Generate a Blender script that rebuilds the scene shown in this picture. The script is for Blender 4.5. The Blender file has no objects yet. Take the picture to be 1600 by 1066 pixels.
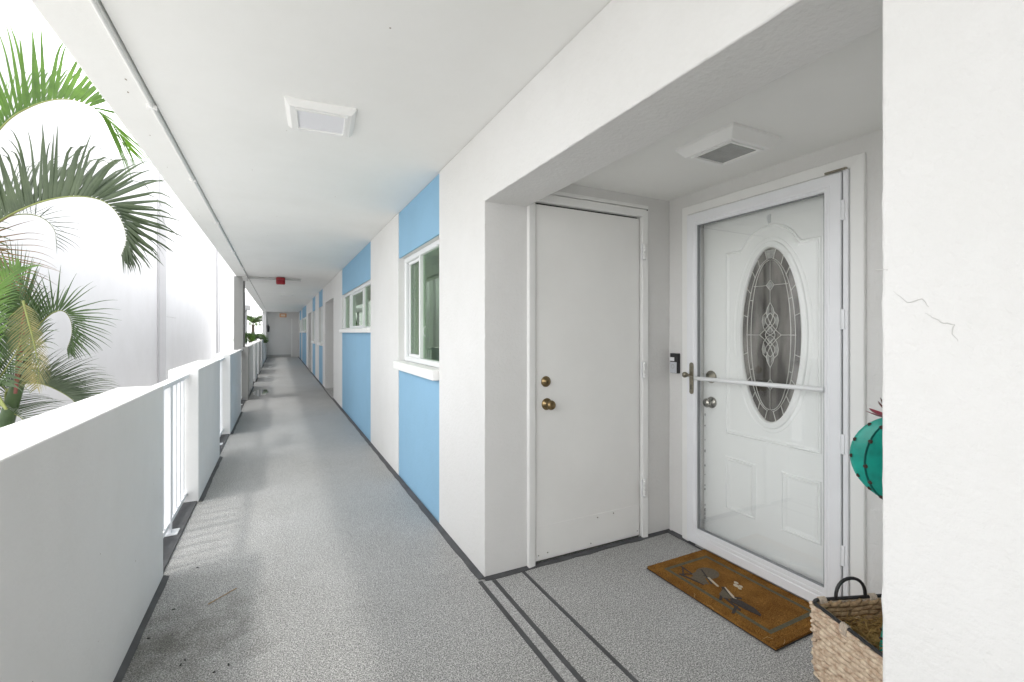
import bpy, math, random
from mathutils import Vector, Matrix
random.seed(7)
R = math.radians
S = bpy.context.scene
C = S.collection

# ------------------------------------------------------------------ camera
cam_d = bpy.data.cameras.new('camera')
cam = bpy.data.objects.new('camera', cam_d); C.objects.link(cam)
cam_d.sensor_width = 36; cam_d.lens = 16.2
cam_d.shift_y = -13/1600
cam_d.clip_start = 0.02; cam_d.clip_end = 600
cam.location = (0, 0, 1.3)
cam.rotation_euler = (R(90), 0, R(-26.882))
S.camera = cam

# ------------------------------------------------------------------ sky and sun
SUN_EL = R(65.5); SUN_DIR = Vector((.976, .218, -2.2)).normalized()
W = bpy.data.worlds.new('World'); S.world = W; W.use_nodes = True
nt = W.node_tree; nt.nodes.clear()
out = nt.nodes.new('ShaderNodeOutputWorld'); bg = nt.nodes.new('ShaderNodeBackground')
sky = nt.nodes.new('ShaderNodeTexSky'); sky.sky_type = 'NISHITA'; sky.sun_disc = False
sky.sun_elevation = SUN_EL; sky.sun_rotation = math.atan2(-SUN_DIR.x, -SUN_DIR.y)
sky.dust_density = 3.0
tc = nt.nodes.new('ShaderNodeTexCoord'); mp = nt.nodes.new('ShaderNodeMapping'); mp.inputs['Scale'].default_value = (1, 1, 2.2)
nz = nt.nodes.new('ShaderNodeTexNoise'); nz.inputs['Scale'].default_value = 2.4; nz.inputs['Detail'].default_value = 7
cr = nt.nodes.new('ShaderNodeValToRGB')
cr.color_ramp.elements[0].position = .32; cr.color_ramp.elements[0].color = (9.2, 9.3, 9.6, 1)
cr.color_ramp.elements[1].position = .7; cr.color_ramp.elements[1].color = (12.6, 12.5, 12.3, 1)
mx = nt.nodes.new('ShaderNodeMix'); mx.data_type = 'RGBA'; mx.inputs[0].default_value = .88
L = nt.links.new
L(tc.outputs['Generated'], mp.inputs[0]); L(mp.outputs[0], nz.inputs['Vector']); L(nz.outputs[0], cr.inputs[0])
L(sky.outputs[0], mx.inputs[6]); L(cr.outputs[0], mx.inputs[7]); L(mx.outputs[2], bg.inputs[0])
bg.inputs[1].default_value = .15; L(bg.outputs[0], out.inputs[0])
sun_d = bpy.data.lights.new('sun', 'SUN'); sun = bpy.data.objects.new('sun', sun_d); C.objects.link(sun)
sun_d.energy = 0.5; sun_d.angle = R(4.0); sun_d.color = (1, .97, .92)
sun.location = (-10, -3, 22); sun.rotation_euler = SUN_DIR.to_track_quat('-Z', 'Y').to_euler()
S.view_settings.view_transform = 'Standard'; S.view_settings.look = 'None'
S.view_settings.exposure = 1.2; S.view_settings.gamma = 1
S.view_settings.use_curve_mapping = False
S.render.engine = 'CYCLES'
S.cycles.diffuse_bounces = 8; S.cycles.max_bounces = 14; S.cycles.transparent_max_bounces = 12

# ------------------------------------------------------------------ materials
def mat(name, col, rough=.6, bump=0, scale=80, var=.0, vscale=2.0, metal=0, spec=.5, bdist=.003, trans=0, var2=None):
    m = bpy.data.materials.new(name); m.use_nodes = True; n = m.node_tree; N = n.nodes; K = n.links.new
    b = N['Principled BSDF']; b.inputs['Roughness'].default_value = rough; b.inputs['Metallic'].default_value = metal
    b.inputs['Specular IOR Level'].default_value = spec
    b.inputs['Base Color'].default_value = (*col, 1)
    g = N.new('ShaderNodeNewGeometry')
    if var or var2:
        z = N.new('ShaderNodeTexNoise'); z.inputs['Scale'].default_value = vscale; z.inputs['Detail'].default_value = 6
        z.inputs['Roughness'].default_value = .6
        K(g.outputs['Position'], z.inputs['Vector'])
        r = N.new('ShaderNodeValToRGB'); e = r.color_ramp.elements
        e[0].position = .3; e[1].position = .68
        lo = var2 if var2 else tuple(c*(1-var) for c in col)
        e[0].color = (*lo, 1); e[1].color = (*col, 1)
        K(z.outputs[0], r.inputs[0]); K(r.outputs[0], b.inputs['Base Color'])
    if bump:
        z = N.new('ShaderNodeTexNoise'); z.inputs['Scale'].default_value = scale; z.inputs['Detail'].default_value = 5
        K(g.outputs['Position'], z.inputs['Vector'])
        p = N.new('ShaderNodeBump'); p.inputs['Strength'].default_value = bump; p.inputs['Distance'].default_value = bdist
        K(z.outputs[0], p.inputs['Height']); K(p.outputs[0], b.inputs['Normal'])
    if trans:
        t = N.new('ShaderNodeBsdfTranslucent'); s_ = N.new('ShaderNodeMixShader'); s_.inputs[0].default_value = trans
        if b.inputs['Base Color'].is_linked: K(b.inputs['Base Color'].links[0].from_socket, t.inputs[0])
        else: t.inputs[0].default_value = (*col, 1)
        o = N['Material Output']; K(b.outputs[0], s_.inputs[1]); K(t.outputs[0], s_.inputs[2]); K(s_.outputs[0], o.inputs[0])
    return m

def stucco_mat(name, col, var=.05, fine=.5, big=.35):
    m = bpy.data.materials.new(name); m.use_nodes = True; n = m.node_tree; N = n.nodes; K = n.links.new
    b = N['Principled BSDF']; b.inputs['Roughness'].default_value = .8; b.inputs['Specular IOR Level'].default_value = .3
    g = N.new('ShaderNodeNewGeometry')
    z1 = N.new('ShaderNodeTexNoise'); z1.inputs['Scale'].default_value = 55; z1.inputs['Detail'].default_value = 7; z1.inputs['Roughness'].default_value = .62
    z2 = N.new('ShaderNodeTexNoise'); z2.inputs['Scale'].default_value = 5; z2.inputs['Detail'].default_value = 3
    z3 = N.new('ShaderNodeTexNoise'); z3.inputs['Scale'].default_value = 1.3; z3.inputs['Detail'].default_value = 8; z3.inputs['Roughness'].default_value = .68
    for z in (z1, z2, z3): K(g.outputs['Position'], z.inputs['Vector'])
    r = N.new('ShaderNodeValToRGB'); e = r.color_ramp.elements; e[0].position = .33; e[1].position = .6
    e[0].color = (col[0]*(1-var), col[1]*(1-var*1.02), col[2]*(1-var*1.15), 1); e[1].color = (*col, 1)
    K(z3.outputs[0], r.inputs[0]); K(r.outputs[0], b.inputs['Base Color'])
    p1 = N.new('ShaderNodeBump'); p1.inputs['Strength'].default_value = fine; p1.inputs['Distance'].default_value = .004
    p2 = N.new('ShaderNodeBump'); p2.inputs['Strength'].default_value = big; p2.inputs['Distance'].default_value = .012
    K(z1.outputs[0], p1.inputs['Height']); K(z2.outputs[0], p2.inputs['Height']); K(p2.outputs[0], p1.inputs['Normal']); K(p1.outputs[0], b.inputs['Normal'])
    return m

M = {}
M['stucco'] = stucco_mat('white_stucco', (.75, .745, .735), fine=.85)
M['stucco_blue'] = stucco_mat('blue_stucco', (.265, .465, .64), var=.06)
M['ceiling'] = stucco_mat('ceiling_paint', (.87, .87, .85), var=.035, fine=.15, big=.25)
M['parapet'] = stucco_mat('parapet_paint', (.78, .78, .775), var=.06, fine=.3, big=.3)
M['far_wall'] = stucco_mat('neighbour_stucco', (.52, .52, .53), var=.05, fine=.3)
M['door_paint'] = mat('door_paint', (.88, .875, .855), .45, .08, 30, .04, 3)
M['trim'] = mat('trim_paint', (.87, .87, .855), .45, .06, 40, .05, 4)
M['vinyl'] = mat('white_vinyl', (.80, .81, .82), .35)
M['alu_white'] = mat('white_aluminium', (.84, .85, .875), .35, .03, 60, .04, 6)
M['steel_door'] = mat('steel_door_paint', (.88, .885, .88), .35, .03, 40)
M['joint'] = mat('dark_grey_coating', (.085, .087, .092), .6, .3, 200, .4, 9)
M['gap'] = mat('black_seal', (.02, .02, .02), .7)
M['brass'] = mat('aged_brass', (.34, .25, .13), .28, .1, 90, .45, 40, metal=1)
M['nickel'] = mat('satin_nickel', (.42, .40, .36), .27, .05, 80, .3, 60, metal=1)
M['antique'] = mat('antique_brass_plate', (.36, .33, .26), .4, .1, 90, .3, 60, metal=1)
M['steel'] = mat('grey_conduit', (.50, .50, .49), .45, metal=.6)
M['red'] = mat('red_plastic', (.30, .012, .02), .35)
M['black'] = mat('black_plastic', (.018, .018, .02), .3)
M['silver'] = mat('silver_plastic', (.62, .64, .68), .35, metal=.3)
M['diffuser'] = mat('frosted_diffuser', (.82, .82, .85), .5)
M['exit'] = mat('orange_sign_face', (.66, .36, .20), .5)
M['exit2'] = mat('pale_sign_face', (.75, .62, .50), .5)
M['rim'] = mat('black_metal_rim', (.02, .02, .022), .4, .1, 60)
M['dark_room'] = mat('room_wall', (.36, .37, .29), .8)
M['curtain'] = mat('blind_fabric', (.50, .56, .44), .8, trans=.4)
M['porcelain'] = mat('porcelain', (.8, .8, .8), .15)
M['bark'] = mat('palm_bark', (.20, .17, .13), .85, .6, 30, .4, 10)
M['red_spathe'] = mat('red_spathe', (.22, .06, .04), .5, .2, 30, .4, 12)
M['rachis'] = mat('frond_stem', (.20, .23, .06), .5, .1, 30, .3, 12)
M['grass'] = mat('grass_ground', (.07, .10, .03), .9, .6, 40, .5, 3)
M['roof'] = mat('flat_roof', (.4, .4, .4), .9)
M['crack'] = mat('crack_shadow', (.58, .575, .56), .9)
M['magenta'] = mat('magenta_petal_paint', (.42, .015, .06), .45, .1, 40, .5, 30)
M['maroon'] = mat('dark_red_petal_paint', (.12, .018, .02), .5, .1, 40, .4, 30)
M['spine'] = mat('rusty_spine', (.05, .028, .02), .7)
M['straw'] = mat('straw', (.46, .30, .10), .7, var2=(.25, .14, .04), vscale=40)
M['wrap'] = mat('pale_cord_wrap', (.62, .52, .42), .8, .4, 200, .3, 80)
M['print_dark'] = mat('dark_print', (.06, .048, .042), .95, .8, 500, .5, 120)
M['print_grey'] = mat('grey_print', (.16, .13, .09), .95, .8, 500, .45, 120)
M['print_green'] = mat('grey_green_print', (.135, .125, .075), .95, .9, 450, .45, 90)
M['print_white'] = mat('off_white_print', (.62, .55, .42), .95, .6, 500, .3, 120)
M['rubber'] = mat('mat_rubber', (.03, .028, .026), .8)
M['leaf_dry'] = mat('dry_leaflet', (.22, .12, .035), .6, trans=.3, var2=(.09, .05, .02), vscale=8)

def leaf_mat(name, a, b_, tr=.35):
    m = mat(name, a, .42, trans=tr, var2=b_, vscale=3.5); return m
M['leaf_bright'] = leaf_mat('bright_leaflet', (.13, .25, .035), (.045, .10, .02), .5)
M['leaf_olive'] = leaf_mat('olive_leaflet', (.085, .115, .06), (.035, .055, .03), .22)
M['leaf_green'] = leaf_mat('green_leaflet', (.09, .15, .05), (.03, .06, .02), .3)

# wicker: twisted strands, pale pink-beige with brown streaks
M['wicker'] = mat('water_hyacinth', (.80, .68, .52), .75, .6, 160, vscale=38, var2=(.42, .27, .18), bdist=.002)
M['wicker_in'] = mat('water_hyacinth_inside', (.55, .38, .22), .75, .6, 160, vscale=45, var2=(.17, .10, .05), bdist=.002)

def floor_mat(name, lo, mid, hi, dirt=True):
    m = bpy.data.materials.new(name); m.use_nodes = True; n = m.node_tree; N = n.nodes; K = n.links.new
    b = N['Principled BSDF']; b.inputs['Roughness'].default_value = .5; b.inputs['Specular IOR Level'].default_value = .45
    g = N.new('ShaderNodeNewGeometry')
    z = N.new('ShaderNodeTexNoise'); z.inputs['Scale'].default_value = 190; z.inputs['Detail'].default_value = 2.5; z.inputs['Roughness'].default_value = .6
    v = N.new('ShaderNodeTexVoronoi'); v.inputs['Scale'].default_value = 210
    K(g.outputs['Position'], z.inputs['Vector']); K(g.outputs['Position'], v.inputs['Vector'])
    r = N.new('ShaderNodeValToRGB'); e = r.color_ramp.elements
    e[0].position = .36; e[0].color = (*lo, 1); e[1].position = .64; e[1].color = (*hi, 1)
    x = r.color_ramp.elements.new(.5); x.color = (*mid, 1)
    K(z.outputs[0], r.inputs[0])
    sp = N.new('ShaderNodeSeparateColor'); K(v.outputs['Color'], sp.inputs[0])
    r2 = N.new('ShaderNodeValToRGB'); r2.color_ramp.elements[0].position = .0; r2.color_ramp.elements[0].color = (.72, .72, .72, 1)
    r2.color_ramp.elements[1].position = 1; r2.color_ramp.elements[1].color = (1.25, 1.25, 1.25, 1)
    K(sp.outputs[0], r2.inputs[0])
    mm = N.new('ShaderNodeMix'); mm.data_type = 'RGBA'; mm.blend_type = 'MULTIPLY'; mm.inputs[0].default_value = 1
    K(r.outputs[0], mm.inputs[6]); K(r2.outputs[0], mm.inputs[7])
    # broad traffic wear
    z2 = N.new('ShaderNodeTexNoise'); z2.inputs['Scale'].default_value = 1.1; z2.inputs['Detail'].default_value = 6; z2.inputs['Roughness'].default_value = .65
    K(g.outputs['Position'], z2.inputs['Vector'])
    r3 = N.new('ShaderNodeValToRGB'); r3.color_ramp.elements[0].position = .3; r3.color_ramp.elements[0].color = (.88, .875, .86, 1)
    r3.color_ramp.elements[1].position = .65; r3.color_ramp.elements[1].color = (1.04, 1.04, 1.04, 1)
    K(z2.outputs[0], r3.inputs[0])
    m3 = N.new('ShaderNodeMix'); m3.data_type = 'RGBA'; m3.blend_type = 'MULTIPLY'; m3.inputs[0].default_value = 1
    K(mm.outputs[2], m3.inputs[6]); K(r3.outputs[0], m3.inputs[7]); last = m3.outputs[2]
    if dirt:   # dirt that gathers in a patch beside the near parapet
        sx = N.new('ShaderNodeSeparateXYZ'); K(g.outputs['Position'], sx.inputs[0])
        vm = N.new('ShaderNodeVectorMath'); vm.operation = 'DISTANCE'; vm.inputs[1].default_value = (-.42, 2.35, 0)
        K(g.outputs['Position'], vm.inputs[0])
        z4 = N.new('ShaderNodeTexNoise'); z4.inputs['Scale'].default_value = 9; z4.inputs['Detail'].default_value = 8; z4.inputs['Roughness'].default_value = .75
        K(g.outputs['Position'], z4.inputs['Vector'])
        a = N.new('ShaderNodeMath'); a.operation = 'MULTIPLY_ADD'; K(z4.outputs[0], a.inputs[0]); a.inputs[1].default_value = 1.1; K(vm.outputs['Value'], a.inputs[2])
        r4 = N.new('ShaderNodeValToRGB'); r4.color_ramp.elements[0].position = .48; r4.color_ramp.elements[0].color = (.38, .37, .34, 1)
        r4.color_ramp.elements[1].position = .98; r4.color_ramp.elements[1].color = (1, 1, 1, 1); K(a.outputs[0], r4.inputs[0])
        m4 = N.new('ShaderNodeMix'); m4.data_type = 'RGBA'; m4.blend_type = 'MULTIPLY'; m4.inputs[0].default_value = 1
        K(last, m4.inputs[6]); K(r4.outputs[0], m4.inputs[7]); last = m4.outputs[2]
    K(last, b.inputs['Base Color'])
    p = N.new('ShaderNodeBump'); p.inputs['Strength'].default_value = .35; p.inputs['Distance'].default_value = .002
    K(z.outputs[0], p.inputs['Height']); K(p.outputs[0], b.inputs['Normal'])
    return m
M['floor'] = floor_mat('speckled_floor_coating', (.12, .12, .12), (.355, .355, .35), (.66, .66, .65))
M['band'] = floor_mat('worn_pale_band', (.26, .26, .26), (.38, .38, .38), (.55, .55, .55), False)

def coir_mat():
    m = bpy.data.materials.new('coir'); m.use_nodes = True; n = m.node_tree; N = n.nodes; K = n.links.new
    b = N['Principled BSDF']; b.inputs['Roughness'].default_value = .95; b.inputs['Specular IOR Level'].default_value = .1
    g = N.new('ShaderNodeNewGeometry')
    z = N.new('ShaderNodeTexNoise'); z.inputs['Scale'].default_value = 260; z.inputs['Detail'].default_value = 6; z.inputs['Roughness'].default_value = .75
    z2 = N.new('ShaderNodeTexNoise'); z2.inputs['Scale'].default_value = 12; z2.inputs['Detail'].default_value = 5
    K(g.outputs['Position'], z.inputs['Vector']); K(g.outputs['Position'], z2.inputs['Vector'])
    r = N.new('ShaderNodeValToRGB'); e = r.color_ramp.elements
    e[0].position = .34; e[0].color = (.055, .022, .006, 1); e[1].position = .66; e[1].color = (.50, .27, .08, 1)
    x = e.new(.5); x.color = (.235, .11, .025, 1); K(z.outputs[0], r.inputs[0])
    r2 = N.new('ShaderNodeValToRGB'); r2.color_ramp.elements[0].position = .35; r2.color_ramp.elements[0].color = (.75, .7, .65, 1)
    r2.color_ramp.elements[1].position = .65; r2.color_ramp.elements[1].color = (1.05, 1.05, 1, 1); K(z2.outputs[0], r2.inputs[0])
    q = N.new('ShaderNodeMix'); q.data_type = 'RGBA'; q.blend_type = 'MULTIPLY'; q.inputs[0].default_value = 1
    K(r.outputs[0], q.inputs[6]); K(r2.outputs[0], q.inputs[7]); K(q.outputs[2], b.inputs['Base Color'])
    p = N.new('ShaderNodeBump'); p.inputs['Strength'].default_value = .9; p.inputs['Distance'].default_value = .004
    K(z.outputs[0], p.inputs['Height']); K(p.outputs[0], b.inputs['Normal'])
    return m
M['coir'] = coir_mat()

def glass_mat(name, tint, ior=1.5, extra=.0, rough=.0, mul=1.15, gcol=(1, 1, 1)):
    m = bpy.data.materials.new(name); m.use_nodes = True; n = m.node_tree; N = n.nodes; K = n.links.new
    N.remove(N['Principled BSDF']); o = N['Material Output']
    t = N.new('ShaderNodeBsdfTransparent'); t.inputs[0].default_value = (*tint, 1)
    g = N.new('ShaderNodeBsdfGlossy'); g.inputs['Roughness'].default_value = rough
    f = N.new('ShaderNodeFresnel'); f.inputs[0].default_value = ior
    a = N.new('ShaderNodeMath'); a.operation = 'MULTIPLY_ADD'; a.use_clamp = True; a.inputs[1].default_value = mul; g.inputs[0].default_value = (*gcol, 1); a.inputs[2].default_value = extra
    x = N.new('ShaderNodeMixShader')
    K(f.outputs[0], a.inputs[0]); K(a.outputs[0], x.inputs[0]); K(t.outputs[0], x.inputs[1]); K(g.outputs[0], x.inputs[2]); K(x.outputs[0], o.inputs[0])
    return m
M['storm_glass'] = glass_mat('storm_glass', (.985, .99, .985), 1.38)
M['win_glass'] = glass_mat('green_tinted_glass', (.76, .84, .745), 1.4, .03, mul=.8, gcol=(.86, .95, .86))
def obscure():
    m = bpy.data.materials.new('leaded_glass'); m.use_nodes = True; n = m.node_tree; N = n.nodes; K = n.links.new
    b = N['Principled BSDF']; b.inputs['Roughness'].default_value = .12; b.inputs['Base Color'].default_value = (.10, .095, .085, 1)
    g = N.new('ShaderNodeNewGeometry')
    z = N.new('ShaderNodeTexNoise'); z.inputs['Scale'].default_value = 7; z.inputs['Detail'].default_value = 3
    mp = N.new('ShaderNodeMapping'); mp.inputs['Scale'].default_value = (1, 2.2, .5)
    K(g.outputs['Position'], mp.inputs[0]); K(mp.outputs[0], z.inputs['Vector'])
    r = N.new('ShaderNodeValToRGB'); e = r.color_ramp.elements
    e[0].position = .38; e[0].color = (.055, .05, .045, 1); e[1].position = .62; e[1].color = (.23, .215, .20, 1)
    K(z.outputs[0], r.inputs[0]); K(r.outputs[0], b.inputs['Base Color'])
    z2 = N.new('ShaderNodeTexNoise'); z2.inputs['Scale'].default_value = 90; z2.inputs['Detail'].default_value = 2
    K(g.outputs['Position'], z2.inputs['Vector'])
    p = N.new('ShaderNodeBump'); p.inputs['Strength'].default_value = .25; p.inputs['Distance'].default_value = .002
    K(z2.outputs[0], p.inputs['Height']); K(p.outputs[0], b.inputs['Normal'])
    return m
M['obscure'] = obscure()
M['bevel_glass'] = mat('bevelled_glass', (.42, .42, .40), .06, .3, 120, .4, 60)
M['came'] = mat('zinc_came', (.66, .65, .62), .35, metal=.5)
M['teal'] = mat('teal_painted_metal', (.008, .38, .30), .35, .25, 25, vscale=16, var2=(.005, .24, .19), bdist=.004)
M['teal_dark'] = mat('dark_teal_painted_metal', (.003, .13, .11), .45, .25, 25, vscale=16, var2=(.004, .075, .065), bdist=.004)
M['shade_grey'] = stucco_mat('shade_grey', (.30, .30, .29))  # darkened stucco, carries the column's shade in its colour
M['puddle'] = mat('thin_water', (.22, .22, .22), .04, spec=.8)

# ------------------------------------------------------------------ mesh helpers
class MB:
    def __init__(s): s.v = []; s.f = []; s.sm = []
    def add(s, vs, fs, smooth=False):
        k = len(s.v); s.v += [Vector(p) for p in vs]
        for f in fs: s.f.append([i+k for i in f]); s.sm.append(smooth)
        return s
    def box(s, x0, x1, y0, y1, z0, z1):
        return s.add([(x, y, z) for x in (x0, x1) for y in (y0, y1) for z in (z0, z1)],
                     [(0, 1, 3, 2), (4, 6, 7, 5), (0, 4, 5, 1), (2, 3, 7, 6), (0, 2, 6, 4), (1, 5, 7, 3)])
    def obox(s, mtx, sx, sy, sz):
        return s.add([mtx @ Vector((x*sx/2, y*sy/2, z*sz/2)) for x in (-1, 1) for y in (-1, 1) for z in (-1, 1)],
                     [(0, 1, 3, 2), (4, 6, 7, 5), (0, 4, 5, 1), (2, 3, 7, 6), (0, 2, 6, 4), (1, 5, 7, 3)])
    def tube(s, pts, r, n=8, closed=False, caps=True, flat=1.0):
        pts = [Vector(p) for p in pts]; m = len(pts); rr = r if isinstance(r, (list, tuple)) else [r]*m
        ref = None; vs = []
        for i, p in enumerate(pts):
            a = pts[(i-1) % m] if (closed or i > 0) else p; b = pts[(i+1) % m] if (closed or i < m-1) else p
            t = (b-a).normalized()
            if ref is None:
                ref = t.orthogonal().normalized() if abs(t.z) > .99 else Vector((0, 0, 1)).cross(t).normalized()
            n1 = (ref - t*ref.dot(t)).normalized(); ref = n1; n2 = t.cross(n1)
            for k in range(n):
                c = 2*math.pi*k/n; vs.append(p + (n1*math.cos(c) + n2*math.sin(c)*flat)*rr[i])
        fs = []
        for i in range(m if closed else m-1):
            j = (i+1) % m
            for k in range(n): fs.append((i*n+k, i*n+(k+1) % n, j*n+(k+1) % n, j*n+k))
        s.add(vs, fs, True)
        if caps and not closed: s.add(vs[:n], [tuple(range(n))[::-1]]); s.add(vs[-n:], [tuple(range(n))])
        return s
    def lathe(s, prof, c, axis=(0, 0, 1), n=20, mod=None):      # prof: (radius, height)
        ax = Vector(axis).normalized(); a = ax.orthogonal().normalized(); b = ax.cross(a); c = Vector(c); vs = []
        for r, h in prof:
            for k in range(n):
                t = 2*math.pi*k/n; q = r*(mod(t) if mod else 1)
                vs.append(c + ax*h + (a*math.cos(t)+b*math.sin(t))*q)
        fs = []
        for i in range(len(prof)-1):
            for k in range(n): fs.append((i*n+k, i*n+(k+1) % n, (i+1)*n+(k+1) % n, (i+1)*n+k))
        s.add(vs, fs, True); m = len(prof)-1
        s.add(vs[:n], [tuple(range(n))[::-1]]); s.add(vs[m*n:], [tuple(range(n))])
        return s
    def prism(s, poly, f3, h0, h1):                             # poly 2D -> f3(a, b, h)
        n = len(poly); vs = [f3(a, b, h0) for a, b in poly]+[f3(a, b, h1) for a, b in poly]
        fs = [tuple(range(n))[::-1], tuple(range(n, 2*n))]+[(i, (i+1) % n, n+(i+1) % n, n+i) for i in range(n)]
        return s.add(vs, fs)
    def sweep(s, path, prof, f3, closed=True, smooth=False):    # prof: (offset to the left, height) ; mitred moulding
        n = len(path); P = [Vector((*p, 0)) for p in path]; vs = []; m = len(prof)
        for i in range(n):
            a = P[(i-1) % n] if (closed or i > 0) else None; b = P[(i+1) % n] if (closed or i < n-1) else None
            d1 = (P[i]-a).normalized() if a is not None else None; d2 = (b-P[i]).normalized() if b is not None else None
            d1 = d1 or d2; d2 = d2 or d1
            n1 = Vector((-d1.y, d1.x, 0)); n2 = Vector((-d2.y, d2.x, 0)); q = (n1+n2)
            q = q/max(q.length_squared/2, .3) if q.length > 1e-6 else n1
            for o, h in prof: w = P[i]+q*o; vs.append(f3(w.x, w.y, h))
        fs = []
        for i in range(n if closed else n-1):
            j = (i+1) % n
            for k in range(m-1): fs.append((i*m+k, i*m+k+1, j*m+k+1, j*m+k))
        return s.add(vs, fs, smooth)

def vox(xs, ys, zs, solid):
    b = MB(); idx = {}; nx, ny, nz = len(xs)-1, len(ys)-1, len(zs)-1
    S_ = {}
    for i in range(nx):
        for j in range(ny):
            for k in range(nz): S_[i, j, k] = bool(solid((xs[i]+xs[i+1])/2, (ys[j]+ys[j+1])/2, (zs[k]+zs[k+1])/2))
    def V(i, j, k):
        if (i, j, k) not in idx: idx[i, j, k] = len(b.v); b.v.append(Vector((xs[i], ys[j], zs[k])))
        return idx[i, j, k]
    for (i, j, k), on in S_.items():
        if not on: continue
        for d, q in (((-1, 0, 0), [(0, 0, 0), (0, 0, 1), (0, 1, 1), (0, 1, 0)]), ((1, 0, 0), [(1, 0, 0), (1, 1, 0), (1, 1, 1), (1, 0, 1)]),
                     ((0, -1, 0), [(0, 0, 0), (1, 0, 0), (1, 0, 1), (0, 0, 1)]), ((0, 1, 0), [(0, 1, 0), (0, 1, 1), (1, 1, 1), (1, 1, 0)]),
                     ((0, 0, -1), [(0, 0, 0), (0, 1, 0), (1, 1, 0), (1, 0, 0)]), ((0, 0, 1), [(0, 0, 1), (1, 0, 1), (1, 1, 1), (0, 1, 1)])):
            if not S_.get((i+d[0], j+d[1], k+d[2]), False):
                b.f.append([V(i+a, j+c, k+e) for a, c, e in q]); b.sm.append(False)
    return b

WL = {}
def wl(o): return WL.get(o.name, Vector((0, 0, 0)))
def tag(o, label=None, cat=None, group=None, kind=None):
    if label: o['label'] = label
    if cat: o['category'] = cat
    if group: o['group'] = group
    if kind: o['kind'] = kind
    return o
def thing(name, label, cat, loc=(0, 0, 0), group=None):
    o = bpy.data.objects.new(name, None); C.objects.link(o); o.location = loc; o.empty_display_size = .1
    WL[o.name] = Vector(loc); return tag(o, label, cat, group)
def put(name, mb, m, parent=None, loc=None, bevel=0, seg=2):   # mb in world coordinates; origin = parent's base (or loc)
    L0 = wl(parent) if parent is not None else Vector(loc or (0, 0, 0))
    me = bpy.data.meshes.new(name); me.from_pydata([tuple(v-L0) for v in mb.v], [], mb.f); me.materials.append(M[m] if isinstance(m, str) else m)
    me.polygons.foreach_set('use_smooth', mb.sm); me.update()
    o = bpy.data.objects.new(name, me); C.objects.link(o); WL[o.name] = L0
    if parent is not None: o.parent = parent
    else: o.location = L0
    if bevel:
        md = o.modifiers.new('bevel', 'BEVEL'); md.width = bevel; md.segments = seg; md.limit_method = 'ANGLE'; md.angle_limit = R(40)
        md.harden_normals = False
    return o
def copy_tree(o, delta, parent=None):
    c = o.copy(); C.objects.link(c)
    if parent is not None: c.parent = parent
    else: c.location = o.location+Vector(delta)
    WL[c.name] = wl(o)+Vector(delta)
    for ch in list(o.children): copy_tree(ch, (0, 0, 0), c)
    return c

# ================================================================== SETTING
WX = .97; H = 2.39; Y0 = -9.0; Y1 = 27.3
PI_, PO = -.545, -.735
fl = put('floor', vox([-.75, 2.45], [Y0, Y1+2], [-.22, 0], lambda *a: True), 'floor'); tag(fl, kind='structure')
def sheet(name, x0, x1, y0, y1, z0, z1, m, parent=None, **k):
    return put(name, MB().box(x0, x1, y0, y1, z0, z1), m, parent, **k)
g = put('ground', MB().box(-60, 60, -60, 90, -3.2, -2.9), mat('pale_paving', (.58, .57, .55), .85, .3, 30, .15, 1)); tag(g, kind='structure')

# ceiling slab and its drop edge
ce = put('ceiling', MB().box(-.52, 2.45, Y0, Y1+2, H, H+.22), 'ceiling'); tag(ce, kind='structure')
put('edge_beam', MB().box(-.72, -.528, Y0, Y1+2, H-.012, H+.22), 'ceiling', ce, bevel=.006)
put('recess_ceiling', MB().box(1.2, 2.29, .45, 2.25, 2.165, H-.003), 'ceiling', ce)
put('recess_ceiling', MB().box(1.2, 2.29, 9.72, 11.53, 2.165, H-.003), 'ceiling', ce)

# ------------------------------------------------------------------ right-hand building
bays = [(3.006, 4.203, .985, 1.975), (5.605, 8.376, 1.335, 1.945), (12.23, 13.44, .985, 1.975), (14.75, 16.07, .985, 1.975),
        (19.69, 23.235, 1.335, 1.945), (24.0, 26.0, 1.335, 1.945)]
recs = [(.44, 2.235), (9.716, 11.534), (16.588, 18.347)]
aw = thing('apartment_wall', 'long white stucco apartment wall with light blue window bays beside the walkway', 'wall', (WX, 0, 0))
ys = sorted({Y0, Y1+2, *[v for b in bays for v in b[:2]], *[v for r in recs for v in r]})
zs = [0, .985, 1.335, 1.945, 1.975, 1.995, H-.002]
def wsolid(x, y, z):
    for a, b, s_, t in bays:
        if a < y < b:
            if x < WX+.022: return False
            if s_ < z < t: return False
    for a, b in recs:
        if a < y < b and z < 1.995: return False
    return True
put('wall', vox([WX, WX+.022, 1.225], ys, zs, wsolid), 'stucco', aw, bevel=.005)
for a, b, s_, t in bays:
    if b > 26.4: continue
    put('blue_panel', vox([WX+.008, WX+.0215], [a+.002, b-.002], [.002, s_, t, H-.004], lambda x, y, z: not (s_ < z < t)), 'stucco_blue', aw)
# recess 1: side walls, back wall
put('side_wall', vox([1.2255, 1.273-.05, 1.262, 2.06, 2.30] if False else [1.2255, 1.262, 2.055, 2.46], [2.235, 2.42], [0, 2.045, H-.004],
    lambda x, y, z: not (1.262 < x < 2.055 and z < 2.045)), 'stucco', aw, bevel=.004)
put('side_wall', MB().box(1.2255, 2.46, .28, .44, 0, H-.004), 'stucco', aw)
put('back_wall', vox([2.29, 2.46], [.4405, 1.10, 2.10, 2.2345], [0, 2.09, H-.004], lambda x, y, z: not (1.10 < y < 2.10 and z < 2.09)), 'stucco', aw, bevel=.004)
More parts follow.
